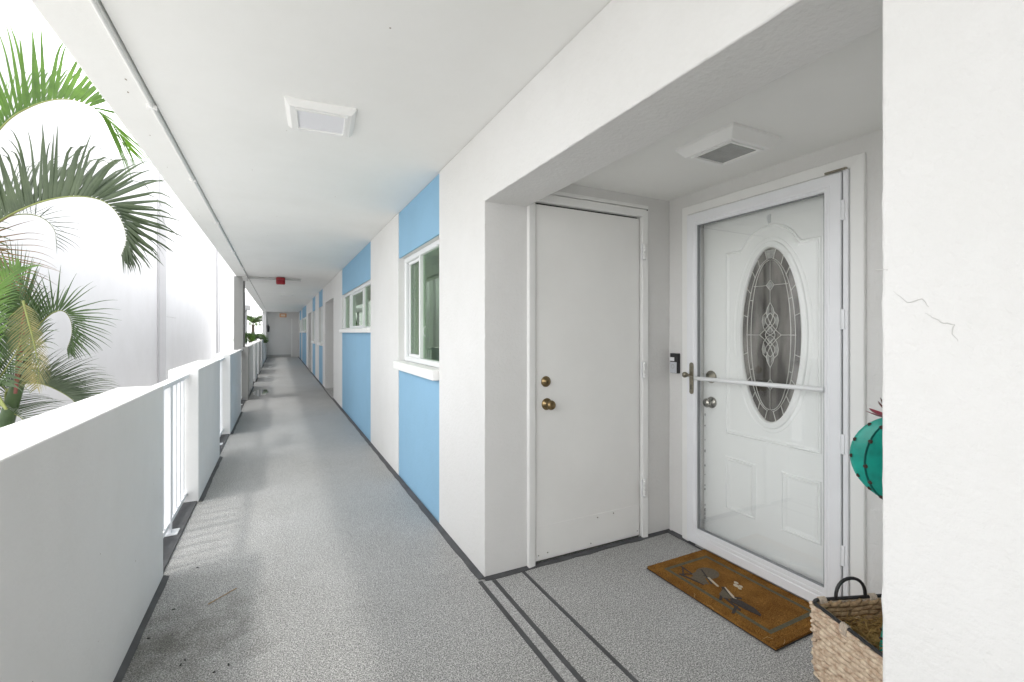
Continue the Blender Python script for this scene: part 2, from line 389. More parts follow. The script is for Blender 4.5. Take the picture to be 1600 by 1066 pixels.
# recess 2 and 3: side and back walls
for a, b in recs[1:]:
    put('side_wall', MB().box(1.2255, 2.46, b, b+.15, 0, H-.004), 'stucco', aw)
    put('side_wall', MB().box(1.2255, 2.46, a-.15, a, 0, H-.004), 'stucco', aw)
    put('back_wall', MB().box(2.29, 2.46, a+.001, b-.001, 0, H-.004), 'stucco', aw)
# plaster crack on the near pier
ck = MB()
cp = [(.452, 1.416), (.43, 1.412)], [(.423, 1.374), (.401, 1.351), (.382, 1.358), (.372, 1.343)], [(.377, 1.334), (.368, 1.326), (.356, 1.318), (.340, 1.312), (.342, 1.298), (.335, 1.286)]
for seg in cp:
    pts = []
    for (a, b), (c, d) in zip(seg, seg[1:]):
        for k in range(4):
            f = k/4; pts.append((WX-.0004, a+(c-a)*f+random.uniform(-.0012, .0012), b+(d-b)*f+random.uniform(-.0012, .0012)))
    pts.append((WX-.0004, *seg[-1])); ck.tube(pts, [.0003+.0006*math.sin(math.pi*i/len(pts)) for i in range(len(pts))], 4)
put('crack', ck, 'crack', aw)

def rough_edge(a, b, r_=.006, step=.035):      # lumpy plaster corner bead
    a, b = Vector(a), Vector(b); n_ = max(6, int((b-a).length/step)); pts = []; rr = []
    for i in range(n_+1):
        p = a.lerp(b, i/n_); pts.append(p+Vector([random.uniform(-.0013, .0013) if abs((b-a).normalized()[q]) < .5 else 0 for q in range(3)])); rr.append(r_*random.uniform(.82, 1.12))
    return MB().tube(pts, rr, 8)
for y_, sg in ((.44, -1), (2.235, 1), (9.716, -1), (11.534, 1)):
    put('corner_bead', rough_edge((WX+.0055, y_+sg*.0055, .002), (WX+.0055, y_+sg*.0055, 1.995)), 'stucco', aw)
put('corner_bead', rough_edge((WX+.0055, .44, 2.0005), (WX+.0055, 2.235, 2.0005)), 'stucco', aw)
# ------------------------------------------------------------------ end wall
ew = thing('end_wall', 'plain white wall closing the far end of the walkway', 'wall', (0, Y1, 0))
put('wall', vox([-.76, .60, .93, WX-.001], [Y1, Y1+.2], [0, 2.0, H-.003], lambda *a: True), 'stucco', ew)
put('baseboard', MB().box(-.70, .59, Y1-.02, Y1-.001, 0.002, .14), mat('grey_baseboard', (.45, .45, .44), .6), ew)
put('door_frame', MB().box(.60, .66, Y1-.02, Y1-.001, 0.002, 2.05), 'trim', ew)

# ------------------------------------------------------------------ floor joints and coved edges
put('floor_joint', MB().box(.928, .950, .3, 2.22, 0, .0025), 'joint', fl)
put('floor_joint', MB().box(.998, 1.020, .445, 2.20, 0, .0025), 'joint', fl)
put('floor_joint', MB().box(1.178, 1.196, .445, 2.21, 0, .0025), 'joint', fl)
put('pale_band', MB().box(.951, .997, .3, 2.21, 0, .0015), 'band', fl)
def wavy(x, y0, y1, w, dx, z=.004):                 # hand-trowelled dark edge coating of uneven width
    b = MB(); n = max(4, int((y1-y0)/.12)); vs = []
    for i in range(n+1):
        y = y0+(y1-y0)*i/n; ww = w+random.uniform(-.004, .004)
        vs += [(x, y, 0), (x, y, z+.008), (x-dx*ww, y, z), (x-dx*ww, y, 0)]
    fs = [(i*4+k, i*4+k+1, i*4+k+5, i*4+k+4) for i in range(n) for k in range(3)]
    b.add(vs, fs); return b
segs = []; y = Y0
for a, b in recs: segs.append((y, a)); y = b
segs.append((y, Y1))
for a, b in segs: put('edge_coating', wavy(WX-.0005, a, b, .034, 1), 'joint', fl)
for a, b in recs[1:]:
    put('floor_joint', MB().box(.93, .95, a, b, 0, .0025), 'joint', fl)
    put('floor_joint', MB().box(1.18, 1.20, a, b, 0, .0025), 'joint', fl)
b = MB(); n = 14; vs = []
for i in range(n+1):
    x = .965+(2.29-.965)*i/n; w = .026+random.uniform(-.005, .007)
    vs += [(x, 2.2345, 0), (x, 2.2345, .012), (x, 2.2345-w, .004), (x, 2.2345-w, 0)]
b.add(vs, [(i*4+k, i*4+k+1, i*4+k+5, i*4+k+4) for i in range(n) for k in range(3)])
put('edge_coating', b, 'joint', fl)
put('edge_coating', wavy(2.2895, .46, 2.21, .03, 1), 'joint', fl)

# ------------------------------------------------------------------ parapets and railings on the left
par = [(.55, 3.02), (4.24, 5.66), (6.86, 8.72)]
far = [(10.321, 12.7), (13.9, 15.2), (16.4, 18.2), (19.4, 21.4), (22.6, 26.9)]
plab = ['long low white parapet wall in the left foreground', 'second low white parapet block, between the two nearest railings',
        'third low white parapet block, just before the grey column', 'low parapet block directly behind the column, fourth from the camera',
        'fifth low parapet block along the walkway, beside the palm tops', 'sixth low parapet block, in the distance past the column',
        'seventh low parapet block, small in the distance', 'farthest low parapet block, meeting the end wall', 'low parapet block behind the camera, out of view']
for i, (a, b) in enumerate(par+far+[(-3.0, -.65)]):
    t = put('parapet', vox([PO, PI_], [a, b], [0.001, 1.02], lambda *k: True), 'parapet', None, (PI_, a, 0), bevel=.006)
    tag(t, plab[i], 'parapet', 'low parapet walls along the walkway')
    put('edge_coating', wavy(PI_+.0005, a, b, .026, -1), 'joint', fl)
rlab = ['white metal railing in the gap beyond the nearest parapet', 'white metal railing in the second gap, after the second parapet block',
        'white metal railing in the third gap, before the grey column', 'white railing in the first gap past the column',
        'white railing in the second gap past the column', 'white railing in the third gap past the column', 'white railing in the last gap before the end wall', 'white railing beside the camera, out of view', 'long white railing behind the camera, out of view']
gaps = [(3.02, 4.24), (5.66, 6.86), (8.72, 10.2), (12.7, 13.9), (15.2, 16.4), (18.2, 19.4), (21.4, 22.6), (-.65, .55), (Y0, -3.0)]
for i, (a, b) in enumerate(gaps):
    t = thing('railing', rlab[i], 'railing', (-.64, a, 0), 'white railings between the parapet blocks')
    put('top_rail', MB().box(-.672, -.608, a-.001, b+.001, .955, .985), 'alu_white', t, bevel=.004)
    put('bottom_rail', MB().box(-.66, -.62, a, b, .055, .085), 'alu_white', t, bevel=.003)
    nb = max(9, int((b-a)/.135))
    for k in range(nb):
        yy = a+(b-a)*(k+.5)/nb; w = .0125
        if k == nb//2: 
            put('post', MB().box(-.668, -.612, yy-.02, yy+.02, .0, .955), 'alu_white', t, bevel=.003)
            put('foot_plate', MB().box(-.675, -.575, yy-.05, yy+.05, .0135, .02), 'alu_white', t)
        else: put('baluster', MB().box(-.64-w, -.64+w, yy-w, yy+w, .085, .955), 'alu_white', t, bevel=.002)
    put('curb_coating', MB().box(-.74, -.555, a+.001, b-.001, 0, .013), 'joint', fl)
# added full-height slab, unseen, keeps skylight off the near wall
t = put('light_blocker', MB().box(-.76, -.53, -2.2, -.66, 0.002, H-.013), 'parapet', None, (-.64, -1.4, 0), bevel=.006)
tag(t, 'unseen full-height light blocker added on the parapet line behind the camera', 'light blocker')
# column, its shaded side put into the grey base colour
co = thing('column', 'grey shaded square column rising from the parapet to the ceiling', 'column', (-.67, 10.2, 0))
put('shaft', MB().box(-.755, -.60, 10.2, 10.75, 1.0205, H-.0125), 'shade_grey', co, bevel=.006)
put('base', MB().box(-.755, -.515, 10.2, 10.32, 0.001, 1.02), 'shade_grey', co, bevel=.006)  # parapet end face, its shade painted in as grey
# end lantern on the far post
put('corner_post', MB().box(-.74, -.56, 26.9, Y1-.001, .001, H-.012), 'parapet', ew)
ln = thing('wall_lantern', 'small black wall lantern at the far left end of the walkway', 'lantern', (-.5, 26.8, 1.5))
put('bracket', MB().box(-.55, -.50, 26.83, 26.90, 1.62, 1.68), 'black', ln)
put('lamp_body', MB().lathe([(.02, 0), (.06, .05), (.075, .28), (.02, .36), (.008, .42)], (-.47, 26.8, 1.32), n=8), 'black', ln)

# puddle
pd = MB(); n = 22; vs = [(-.34+.15*math.cos(2*math.pi*k/n)*(1+.2*math.sin(3*k)), 11.4+.62*math.sin(2*math.pi*k/n)*(1+.12*math.cos(2*k)), .002) for k in range(n)]
pd.add(vs, [tuple(range(n))]); t = put('puddle', pd, 'puddle'); tag(t, kind='structure')

# small litter on the floor
lt = MB()
for k in range(26):
    x, y = random.uniform(-.5, .1), random.uniform(1.9, 3.2); a = random.uniform(0, 6.28); r = random.uniform(.002, .006)
    if x+.5 > .5*(3.4-y)*random.random(): continue
    lt.obox(Matrix.Translation((x, y, .002)) @ Matrix.Rotation(a, 4, 'Z'), r*2.2, r, .003)
tag(put('litter', lt, 'gap'), 'dark specks of leaf litter on the grey floor by the near parapet', 'litter', kind='stuff')
tw = MB().tube([(-.30, 2.62, .003), (-.25, 2.66, .005), (-.19, 2.72, .003)], .0018, 5)
tag(put('twig', tw, 'straw', None, (-.25, 2.66, 0)), 'pale thin twig lying on the grey floor beside the near parapet', 'twig')
lf = MB()
for k in range(3):
    a = k*1.3; lf.add([(-.262+.012*math.cos(a), 2.01+.012*math.sin(a), .002), (-.262+.03*math.cos(a+.4), 2.01+.03*math.sin(a+.4), .012), (-.262+.034*math.cos(a), 2.01+.034*math.sin(a), .006), (-.262+.03*math.cos(a-.4), 2.01+.03*math.sin(a-.4), .010)], [(0, 1, 2, 3)])
tag(put('fallen_leaf', lf, mat('yellow_leaf', (.45, .34, .04), .6), None, (-.262, 2.01, 0)), 'tiny yellow fallen leaf at the bottom edge of the floor', 'leaf')

random.seed(21); stn = MB()
for k in range(16):
    x, y = random.uniform(-.70, -.56), random.uniform(.8, 8); rr_ = random.uniform(.002, .0045); n_ = 8
    stn.add([(x+rr_*random.uniform(.6, 1.4)*math.cos(2*math.pi*q/n_), y+rr_*random.uniform(.8, 3)*math.sin(2*math.pi*q/n_), H-.0128) for q in range(n_)], [tuple(range(n_))[::-1]])
for k in range(9):
    x, y = random.uniform(-.4, .9), random.uniform(1.2, 7); rr_ = random.uniform(.002, .004); n_ = 8
    stn.add([(x+rr_*math.cos(2*math.pi*q/n_), y+rr_*math.sin(2*math.pi*q/n_), H-.0008) for q in range(n_)], [tuple(range(n_))[::-1]])
for k in range(10):
    y, z = random.uniform(1.5, 2.95), random.uniform(.15, .95); rr_ = random.uniform(.0015, .003); n_ = 8
    stn.add([(PI_+.0008, y+rr_*math.cos(2*math.pi*q/n_), z+rr_*random.uniform(1, 2)*math.sin(2*math.pi*q/n_)) for q in range(n_)], [tuple(range(n_))])
tag(put('specks', stn, mat('rust_speck', (.30, .25, .20), .9), ce), kind='stuff')
random.seed(12)
# ------------------------------------------------------------------ conduit and fire alarm
cd = thing('conduit', 'thin conduit running along the ceiling edge and across to the red alarm', 'conduit', (-.53, 0, H))
put('pipe', MB().tube([(-.535, Y0+.1, H-.021), (-.535, 10.1, H-.021)], .0075, 8), 'trim', cd)
put('cross_pipe', MB().tube([(-.62, 10.15, H-.035), (-.02, 10.15, H-.035)], .018, 8), 'steel', cd)
put('cross_pipe', MB().tube([(.10, 10.15, H-.035), (.40, 10.15, H-.04)], .018, 8), 'steel', cd)
put('junction_box', MB().box(-.60, -.52, 10.09, 10.21, H-.10, H-.0125), 'steel', cd, bevel=.004)
for yy in (1.1, 2.72, 3.9, 5.3, 7.1, 8.8): put('clip', MB().box(-.555, -.515, yy-.008, yy+.008, H-.030, H-.012), 'trim', cd, bevel=.002)
al = thing('fire_alarm', 'dark red fire alarm strobe hanging under the ceiling near the column', 'alarm', (.04, 10.1, H-.03))
put('housing', MB().box(-.04, .12, 10.04, 10.16, H-.145, H-.01), 'red', al, bevel=.02, seg=3)
put('lens', MB().box(-.02, .10, 10.02, 10.042, H-.13, H-.07), mat('dark_red_lens', (.25, .01, .02), .15), al, bevel=.006)

# ------------------------------------------------------------------ ceiling lights
def square_light(cx, cy, z, hb, hl, d, label, rot=0, frame='trim', lens='diffuser', inner=True, group=None):
    t = thing('ceiling_light', label, 'light', (cx, cy, z), group)
    Rm = Matrix.Rotation(rot, 3, 'Z')
    def P(x, y, h): q = Rm @ Vector((x, y, 0)); return (cx+q.x, cy+q.y, z-h)
    sq = lambda s: [(-s, -s), (s, -s), (s, s), (-s, s)]
    f = MB(); prof = [(0, -.0), (0, d*.25), (hb-hl-.02, d), (hb-hl-.002, d), (hb-hl, d-.006)]
    f.sweep(sq(hb), prof, P); put('housing', f, frame, t, bevel=.002)
    f = MB().sweep(sq(hl+.002), [(0, d-.007), (0, d+.004), (.012, d+.004), (.014, d-.004)], P); put('lens_frame', f, lens if frame != 'trim' else frame, t)
    f = MB().prism(sq(hl-.010), P, d-.004, d-.012); put('lens', f, lens, t)
    return t
square_light(.193, 2.51, H, .158, .118, .032, 'square white ceiling light over the walkway, unlit, nearest the camera', R(-4), group='square walkway ceiling lights')
square_light(.22, 14.8, H, .158, .118, .032, 'square white ceiling light over the walkway, far past the red alarm', 0, group='square walkway ceiling lights')
M['lens_grey'] = mat('grey_prismatic_lens', (.36, .365, .35), .25, .5, 120, .25, 14)
square_light(1.82, 1.43, 2.165, .155, .105, .05, 'square white ceiling light with grey lens above the front door recess', 0, 'trim', 'lens_grey')
# exit sign at the end
ex = thing('exit_sign', 'small orange-beige hanging sign high on the end wall', 'sign', (.21, 26.9, 2.2))
put('panel', MB().box(.05, .38, 26.85, 26.90, 2.10, 2.31), 'exit', ex, bevel=.03, seg=3)
put('face', MB().box(.12, .31, 26.84, 26.849, 2.15, 2.25), 'exit2', ex)
put('hanger', MB().box(.20, .23, 26.87, 26.89, 2.31, H), 'trim', ex)

# ------------------------------------------------------------------ windows
def rect(a, b, c, d): return [(a, c), (b, c), (b, d), (a, d)]
def window(label, y0, y1, z0, z1, fx, bars, sill_z, room=True, panes=None, sill_drop=.10, group=None, kind='slider'):
    t = thing('window', label, 'window', (fx, (y0+y1)/2, z0), group)
    def P(a, b, h): return (fx-h, a, b)
    fr = MB().sweep(rect(y0+.002, y1-.002, z0+.002, z1-.002), [(0, -.06), (0, 0), (.008, .004), (.036, .004), (.042, -.004), (.042, -.06)], P)
    put('frame', fr, 'vinyl', t)
    zz0, zz1 = z0+.044, z1-.044
    for y_, w in bars: put('mullion', MB().box(fx-.003, fx+.04, y_-w/2, y_+w/2, zz0-.001, zz1+.001), 'vinyl', t, bevel=.003)
    edges = [y0+.044]+[y_ for y_, w in bars]+[y1-.044]
    for k in range(len(edges)-1):
        a, b = edges[k]+.012, edges[k+1]-.012
        dx = .018 if k % 2 == 0 else .034
        if k % 2 == 1 and kind == 'slider':
            sf = MB().sweep(rect(a, b, zz0, zz1), [(0, -.01), (0, .0), (.022, .0), (.024, -.012)], lambda u, v, h: (fx+dx-.008-h, u, v)); put('sash', sf, 'vinyl', t)
        put('pane', MB().box(fx+dx+.006, fx+dx+.009, a, b, zz0, zz1), 'win_glass', t)
    # sloping sill
    x1 = fx+.02; x0 = WX-.045
    sp = [(x1, sill_z), (x0, sill_z-.025), (x0, sill_z-sill_drop), (WX-.002, sill_z-sill_drop), (WX+.0, z0-.004), (x1, z0-.004)]
    def P2(a, b, h): return (a, h, b)
    sb = MB().prism([(x0, sill_z-sill_drop), (WX+.008, sill_z-sill_drop), (WX+.008, sill_z-.022), (x0, sill_z-.03)], P2, y0+.003, y1-.003)
    put('sill', sb, 'trim', t, bevel=.006)
    return t
w1 = window('tall sliding window in the first blue bay, with green tinted glass and a wide white sill', 3.006, 4.203, 1.045, 1.975, 1.03,
       [(3.70, .03)], 1.075)
put('sill_ledge', MB().box(WX-.0, 1.03, 3.01, 4.20, .985, 1.044), 'trim', w1)
put('latch', MB().tube([(1.05, 3.60, 1.27), (1.035, 3.60, 1.285), (1.03, 3.60, 1.31), (1.035, 3.60, 1.335), (1.05, 3.60, 1.35)], .0035, 6), 'vinyl', w1)
window('wide three-part sliding window with dark outer panes in the second blue bay', 5.605, 8.376, 1.335, 1.945, 1.01,
       [(6.38, .045), (7.66, .045)], 1.385, sill_drop=.085)
window('narrow tall window in the third blue bay, first beyond the second doorway recess', 12.23, 13.44, 1.045, 1.975, 1.03, [(12.9, .03)], 1.075)
window('narrow tall window in the fourth blue bay, second beyond the doorway recess', 14.75, 16.07, 1.045, 1.975, 1.03, [(15.4, .03)], 1.075)
window('wide high window in the distant fifth blue bay', 19.69, 23.235, 1.335, 1.945, 1.01, [(20.8, .045), (22.1, .045)], 1.385, sill_drop=.085)
window('small high window in the last blue bay by the end wall', 24.0, 26.0, 1.335, 1.945, 1.01, [(24.7, .045), (25.3, .045)], 1.385, sill_drop=.085)
for (a, b, s_, t_) in (bays[2], bays[3]): put('ledge', MB().box(WX, 1.03, a+.004, b-.004, .986, 1.044), 'trim', aw)
# rooms behind the windows
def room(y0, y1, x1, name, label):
    t = thing(name, label, 'room', (1.3, (y0+y1)/2, 0)); ya, yb = y0+.2, y0+.2+(y1-y0)*.6     # unseen opening added in the back wall to let skylight in
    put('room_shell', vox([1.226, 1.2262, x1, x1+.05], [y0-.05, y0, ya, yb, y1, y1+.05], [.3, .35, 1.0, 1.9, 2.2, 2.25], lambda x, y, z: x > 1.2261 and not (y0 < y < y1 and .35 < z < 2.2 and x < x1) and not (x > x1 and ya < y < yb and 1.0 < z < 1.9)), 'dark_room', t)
    return t
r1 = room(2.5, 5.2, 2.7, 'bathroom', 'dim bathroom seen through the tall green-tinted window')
rc = MB(); n = 40
for xa, ya_, yb_ in ((1.11, 4.02, 4.198), (1.20, 3.92, 4.19)):
    vs = []
    for i in range(n+1):
        yy = ya_+(yb_-ya_)*i/n; x = xa+.008*math.sin(i*.9); vs += [(x, yy, 1.05), (x, yy, 1.965)]
    rc.add(vs, [(2*i, 2*i+1, 2*i+3, 2*i+2) for i in range(n)], True)
put('blind', rc, 'curtain', r1)
rc = MB()
vs = []; n = 40
for i in range(n+1):
    yy = 3.55+1.1*i/n; x = 1.30+.02*math.sin(i*1.3); vs += [(x, yy, .5), (x, yy, 1.93)]
rc.add(vs, [(2*i, 2*i+1, 2*i+3, 2*i+2) for i in range(n)], True); put('curtain', rc, 'curtain', r1)
put('curtain_rod', MB().tube([(1.75, 2.55, 1.76), (1.75, 5.15, 1.76)], .012, 8), 'nickel', r1)
rc = MB(); vs = []
for i in range(n+1):
    yy = 3.9+.9*i/n; x = 1.77+.03*math.sin(i*1.1); vs += [(x, yy, .4), (x, yy, 1.74)]
rc.add(vs, [(2*i, 2*i+1, 2*i+3, 2*i+2) for i in range(n)], True); put('shower_curtain', rc, 'curtain', r1)
put('cistern', MB().box(1.9, 2.15, 3.9, 4.4, .8, 1.17), 'porcelain', r1, bevel=.02)
put('dark_cabinet', MB().box(1.95, 2.4, 4.45, 5.15, .36, 1.45), mat('dark_cabinet_wood', (.05, .06, .045), .5), r1)
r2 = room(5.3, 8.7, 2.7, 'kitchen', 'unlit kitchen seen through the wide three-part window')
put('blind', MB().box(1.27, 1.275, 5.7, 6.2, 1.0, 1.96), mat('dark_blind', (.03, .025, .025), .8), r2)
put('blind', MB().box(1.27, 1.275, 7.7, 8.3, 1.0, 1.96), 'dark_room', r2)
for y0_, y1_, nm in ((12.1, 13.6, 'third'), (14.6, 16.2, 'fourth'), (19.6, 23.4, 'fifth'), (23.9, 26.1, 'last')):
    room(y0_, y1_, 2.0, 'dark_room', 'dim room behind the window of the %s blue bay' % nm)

# ------------------------------------------------------------------ storage door (plain slab)
YW = 2.235
sd = thing('storage_door', 'plain flat white storage door with brass knob, left side of the recess', 'door', (1.273, YW, 0))
put('slab', vox([1.281, 2.0385], [YW+.004, YW+.04], [.018, 2.021], lambda *a: True), 'door_paint', sd, bevel=.003)
put('kick_plate', vox([1.284, 2.036], [YW+.001, YW+.0035], [.03, .212], lambda *a: True), 'door_paint', sd, bevel=.001)
put('dark_gap', vox([1.262, 2.055], [YW+.041, YW+.06], [0.0, 2.045], lambda *a: True), 'gap', sd)
def Pd(a, b, h): return (a, YW-h, b)
cas = MB().sweep([(1.2735, .0), (1.2735, 2.032), (2.0475, 2.032), (2.0475, 0.0)], [(0, -.02), (0, .012), (.006, .016), (.042, .02), (.052 if False else .046, .016), (.05, 0)], Pd, closed=False)
put('casing', cas, 'trim', sd)
put('casing', MB().box(1.262, 1.2735, YW, YW+.05, 0, 2.045), 'trim', sd)
put('header_board', MB().box(1.224, 2.097, YW-.015, YW-.001, 2.0835, 2.105), 'trim', sd, bevel=.002)
for z0, z1, lab in ((1.76, 1.861, 1), (1.015, 1.117, 1), (.27, .38, 1)):
    h = put('hinge', MB().box(2.030, 2.066, YW-.029, YW-.0205, z0, z1), 'vinyl', sd, bevel=.0015)
    for q in range(5):
        a = z0+(z1-z0)*q/5; put('knuckle', MB().lathe([(.0080, 0), (.0092, .0015), (.0092, (z1-z0)/5-.003), (.0080, (z1-z0)/5-.0015)], (2.047, YW-.034, a), n=10), 'trim', h)
def knob(c, ax, prof, m, parent, name, n=24): return put(name, MB().lathe(prof, c, ax, n), m, parent)
db = knob((1.348, YW+.004, 1.024), (0, -1, 0), [(.030, 0), (.031, .004), (.028, .010), (.017, .013), (.016, .022), (.014, .024), (.0, .024)], 'brass', sd, 'deadbolt')
put('keyhole', MB().box(1.3465, 1.3495, YW-.0212, YW-.0195, 1.018, 1.030), 'gap', db)
kn = knob((1.355, YW+.004, .896), (0, -1, 0), [(.033, 0), (.034, .003), (.031, .009), (.014, .012), (.012, .026), (.020, .034), (.0265, .044), (.027, .052), (.022, .062), (.012, .066), (.0, .066)], 'brass', sd, 'door_knob')
sc = MB()
for x, z in ((1.30, .05), (1.36, .055), (1.71, .19), (1.83, .195), (1.66, .045), (2.02, .05)): sc.lathe([(.004, 0), (.003, .002), (0, .002)], (x, YW+.001, z), (0, -1, 0), 8)
put('screws', sc, 'nickel', sd)
tag(put('nail_hole', MB().lathe([(.005, 0), (.004, .001), (0, .001)], (2.083, YW-.02, 2.075), (0, -1, 0), 8), 'gap', sd))

# ------------------------------------------------------------------ entry door (oval leaded glass) behind storm door
EX = 2.33
ed = thing('entry_door', 'white panelled front door with tall oval leaded glass, behind the storm door', 'door', (EX, 1.6, 0))
OC = (1.563, 1.288); OW, OH = .168, .468
def ell(w, h, n=56, a0=0): return [(OC[0]+w*math.cos(2*math.pi*k/n+a0), OC[1]+h*math.sin(2*math.pi*k/n+a0)) for k in range(n)]
def Pe(a, b, h): return (EX-h, a, b)
# slab with oval hole : ring faces between outer rectangle and oval
n = 64; ov = ell(OW+.006, OH+.006, n); rc_ = []
y0_, y1_, z0_, z1_ = 1.165, 1.992, .03, 2.03
for a, b in ov:
    dx, dz = (a-OC[0]), (b-OC[1]); t_ = min((y1_-OC[0])/dx if dx > 1e-9 else ((y0_-OC[0])/dx if dx < -1e-9 else 1e9),
                                       (z1_-OC[1])/dz if dz > 1e-9 else ((z0_-OC[1])/dz if dz < -1e-9 else 1e9)); rc_.append((OC[0]+dx*t_, OC[1]+dz*t_))
cor = [(y1_, z1_), (y0_, z1_), (y0_, z0_), (y1_, z0_)]
sb = MB(); vs = [Pe(a, b, 0) for a, b in ov]+[Pe(a, b, 0) for a, b in rc_]
fs = []
for i in range(n):
    j = (i+1) % n; f = [i, j, n+j, n+i]
    A, B = rc_[i], rc_[j]
    for c in cor:
        if abs(A[0]-B[0]) > 1e-6 and abs(A[1]-B[1]) > 1e-6 and min(A[0], B[0])-1e-6 <= c[0] <= max(A[0], B[0])+1e-6 and min(A[1], B[1])-1e-6 <= c[1] <= max(A[1], B[1])+1e-6:
            vs.append(Pe(c[0], c[1], 0)); f = [i, j, n+j, len(vs)-1, n+i]
    fs.append(f[::-1])
sb.add(vs, fs); sb.add([Pe(a, b, h) for h in (0, -.04) for a, b in [(y0_, z0_), (y1_, z0_), (y1_, z1_), (y0_, z1_)]], [(0, 1, 5, 4), (1, 2, 6, 5), (2, 3, 7, 6), (3, 0, 4, 7)])
put('door_leaf', sb, 'steel_door', ed)
mo = MB().sweep(ell(OW+.032, OH+.032, 72), [(-.0, .0), (.002, .006), (.008, .010), (.014, .007), (.020, .012), (.028, .012), (.033, .006), (.036, -.004)], Pe, smooth=True)
put('oval_surround', mo, 'steel_door', ed)
mo = MB().sweep(ell(OW+.052, OH+.05, 72), [(-.003, .0), (.001, .004), (.006, .0)], Pe, smooth=True); put('oval_bead', mo, 'steel_door', ed)
put('glass', MB().prism(ell(OW+.002, OH+.002, 48), Pe, -.004, -.010), 'obscure', ed)
def emboss(path, w=.016, h=.006, closed=True):
    return MB().sweep(path, [(-.002, 0), (.0, h*.2), (w*.25, h), (w*.45, h*.9), (w*.6, -.0005), (w*.75, -.0005), (w, h*.8), (w*1.1, h*.75), (w*1.8, h*.15), (w*1.9, -.001)], Pe, closed)
for a, b in ((1.303, 1.502), (1.646, 1.836)):
    p = put('raised_panel', emboss(rect(a, b, .276, .582)), 'steel_door', ed)
# eyebrow-topped upper panel
up = [(1.303, .715), (1.836, .715), (1.836, 1.765), (1.742, 1.765)]
for k in range(17):
    th = math.pi*(k/16); c = (1.5675+.155*math.cos(th), 1.772+.105*math.sin(th)**1.3)
    up.append(c) if 0 < k < 16 else up.append((c[0]+(0.01 if k == 0 else -.01), 1.772))
up += [(1.40, 1.765), (1.303, 1.765)]
up = up[:4]+up[4:]
put('upper_panel', emboss(up, .014, .005), 'steel_door', ed)
# leading
ld = MB()
def came(pts, r=.0022, closed=False): ld.tube([Pe(a, b, .0) if True else 0 for a, b in pts], r, 6, closed=closed, caps=not closed)
def E2(u, v): return (OC[0]+u*OW, OC[1]+v*OH)
def arc(w, h, a0, a1, n=24): return [E2(w*math.cos(a0+(a1-a0)*k/n), h*math.sin(a0+(a1-a0)*k/n)) for k in range(n+1)]
came(ell(OW*.985, OH*.99, 64), .003, True)
A0, A1 = math.radians(80), math.radians(100)
for sgn in (-1, 1):
    came([E2(sgn*.80*math.cos(t), .87*math.sin(t)) for t in [math.radians(-84+168*k/40) for k in range(41)]])
    came([E2(sgn*.66*math.cos(t)**.9, .85*math.sin(t)) for t in [math.radians(-88+176*k/40) for k in range(41)]])
    for s2 in (-1, 1):
        came([E2(sgn*.10, s2*.86), E2(sgn*.19, s2*.975)])
        for ang in (14, 34, 50, 64):
            t = math.radians(ang); came([E2(sgn*.80*math.cos(t), s2*.87*math.sin(t)), E2(sgn*.975*math.cos(t), s2*.98*math.sin(t))])
        for ang in (28,):
            t = math.radians(ang); came([E2(sgn*.66*math.cos(t), s2*.85*math.sin(t)), E2(sgn*.80*math.cos(t), s2*.87*math.sin(t))])
        # top / bottom small diamonds
        came([E2(0, s2*.625), E2(sgn*.13, s2*.565), E2(0, s2*.505)])
        came([E2(0, s2*.85), E2(0, s2*.625)]); came([E2(0, s2*.505), E2(0, s2*.37)])
    came([E2(sgn*.13, .565), E2(sgn*.56, .565)])
    came([E2(sgn*.36, 0), E2(sgn*.82, 0)])
    came([E2(sgn*.36, 0), E2(sgn*.2, .05), E2(0, .13)]); came([E2(sgn*.36, 0), E2(sgn*.2, -.05), E2(0, -.13)])
    # braided centre
    came([E2(sgn*.16*math.sin(3*math.pi*k/36), .25-.5*k/36) for k in range(37)])
    for s2 in (-1, 1):
        came([E2(sgn*u, s2*v) for u, v in ((0, .37), (.10, .30), (.13, .25), (.07, .19), (0, .13))])
        came([E2(sgn*u, s2*v) for u, v in ((.13, .26), (.24, .22), (.27, .16), (.22, .08), (.10, .02), (0, 0))])
put('leading', ld, 'came', ed)
bv = MB()
for sgn in (-1, 1):
    for s2 in (-1, 1):
        bv.prism([E2(sgn*u, s2*v) for u, v in ((.02, .33), (.09, .29), (.11, .25), (.06, .20))][::1], Pe, -.006, .001)
        bv.prism([E2(sgn*u, s2*v) for u, v in ((.17, .22), (.24, .20), (.25, .15), (.2, .10), (.16, .14))], Pe, -.006, .001)
        bv.prism([E2(sgn*u, s2*v) for u, v in ((.02, .02), (.1, .05), (.05, .1), (.01, .09))], Pe, -.006, .001)
for s2 in (-1, 1):
    bv.prism([E2(u, v) for u, v in ((0, s2*.61), (.11, s2*.565), (0, s2*.52), (-.11, s2*.565))], Pe, -.006, .001)
bv.prism([E2(u, v) for u, v in ((-.09, .87), (.09, .87), (.17, .965), (-.17, .965))], Pe, -.006, .001)
put('bevelled_glass', bv, 'bevel_glass', ed)
hk = MB().tube([Pe(1.567, 1.925, .012), Pe(1.567, 1.905, .02), Pe(1.567, 1.888, .012), Pe(1.567, 1.885, .004)], .004, 6); hk.obox(Matrix.Translation(Pe(1.567, 1.905, .004)), .006, .016, .045)
put('hook', hk, 'vinyl', ed)
rs = knob((EX, 1.935, 1.034), (-1, 0, 0), [(.036, 0), (.038, .004), (.034, .011), (.018, .013), (.017, .019), (0, .019)], 'antique', ed, 'deadbolt')
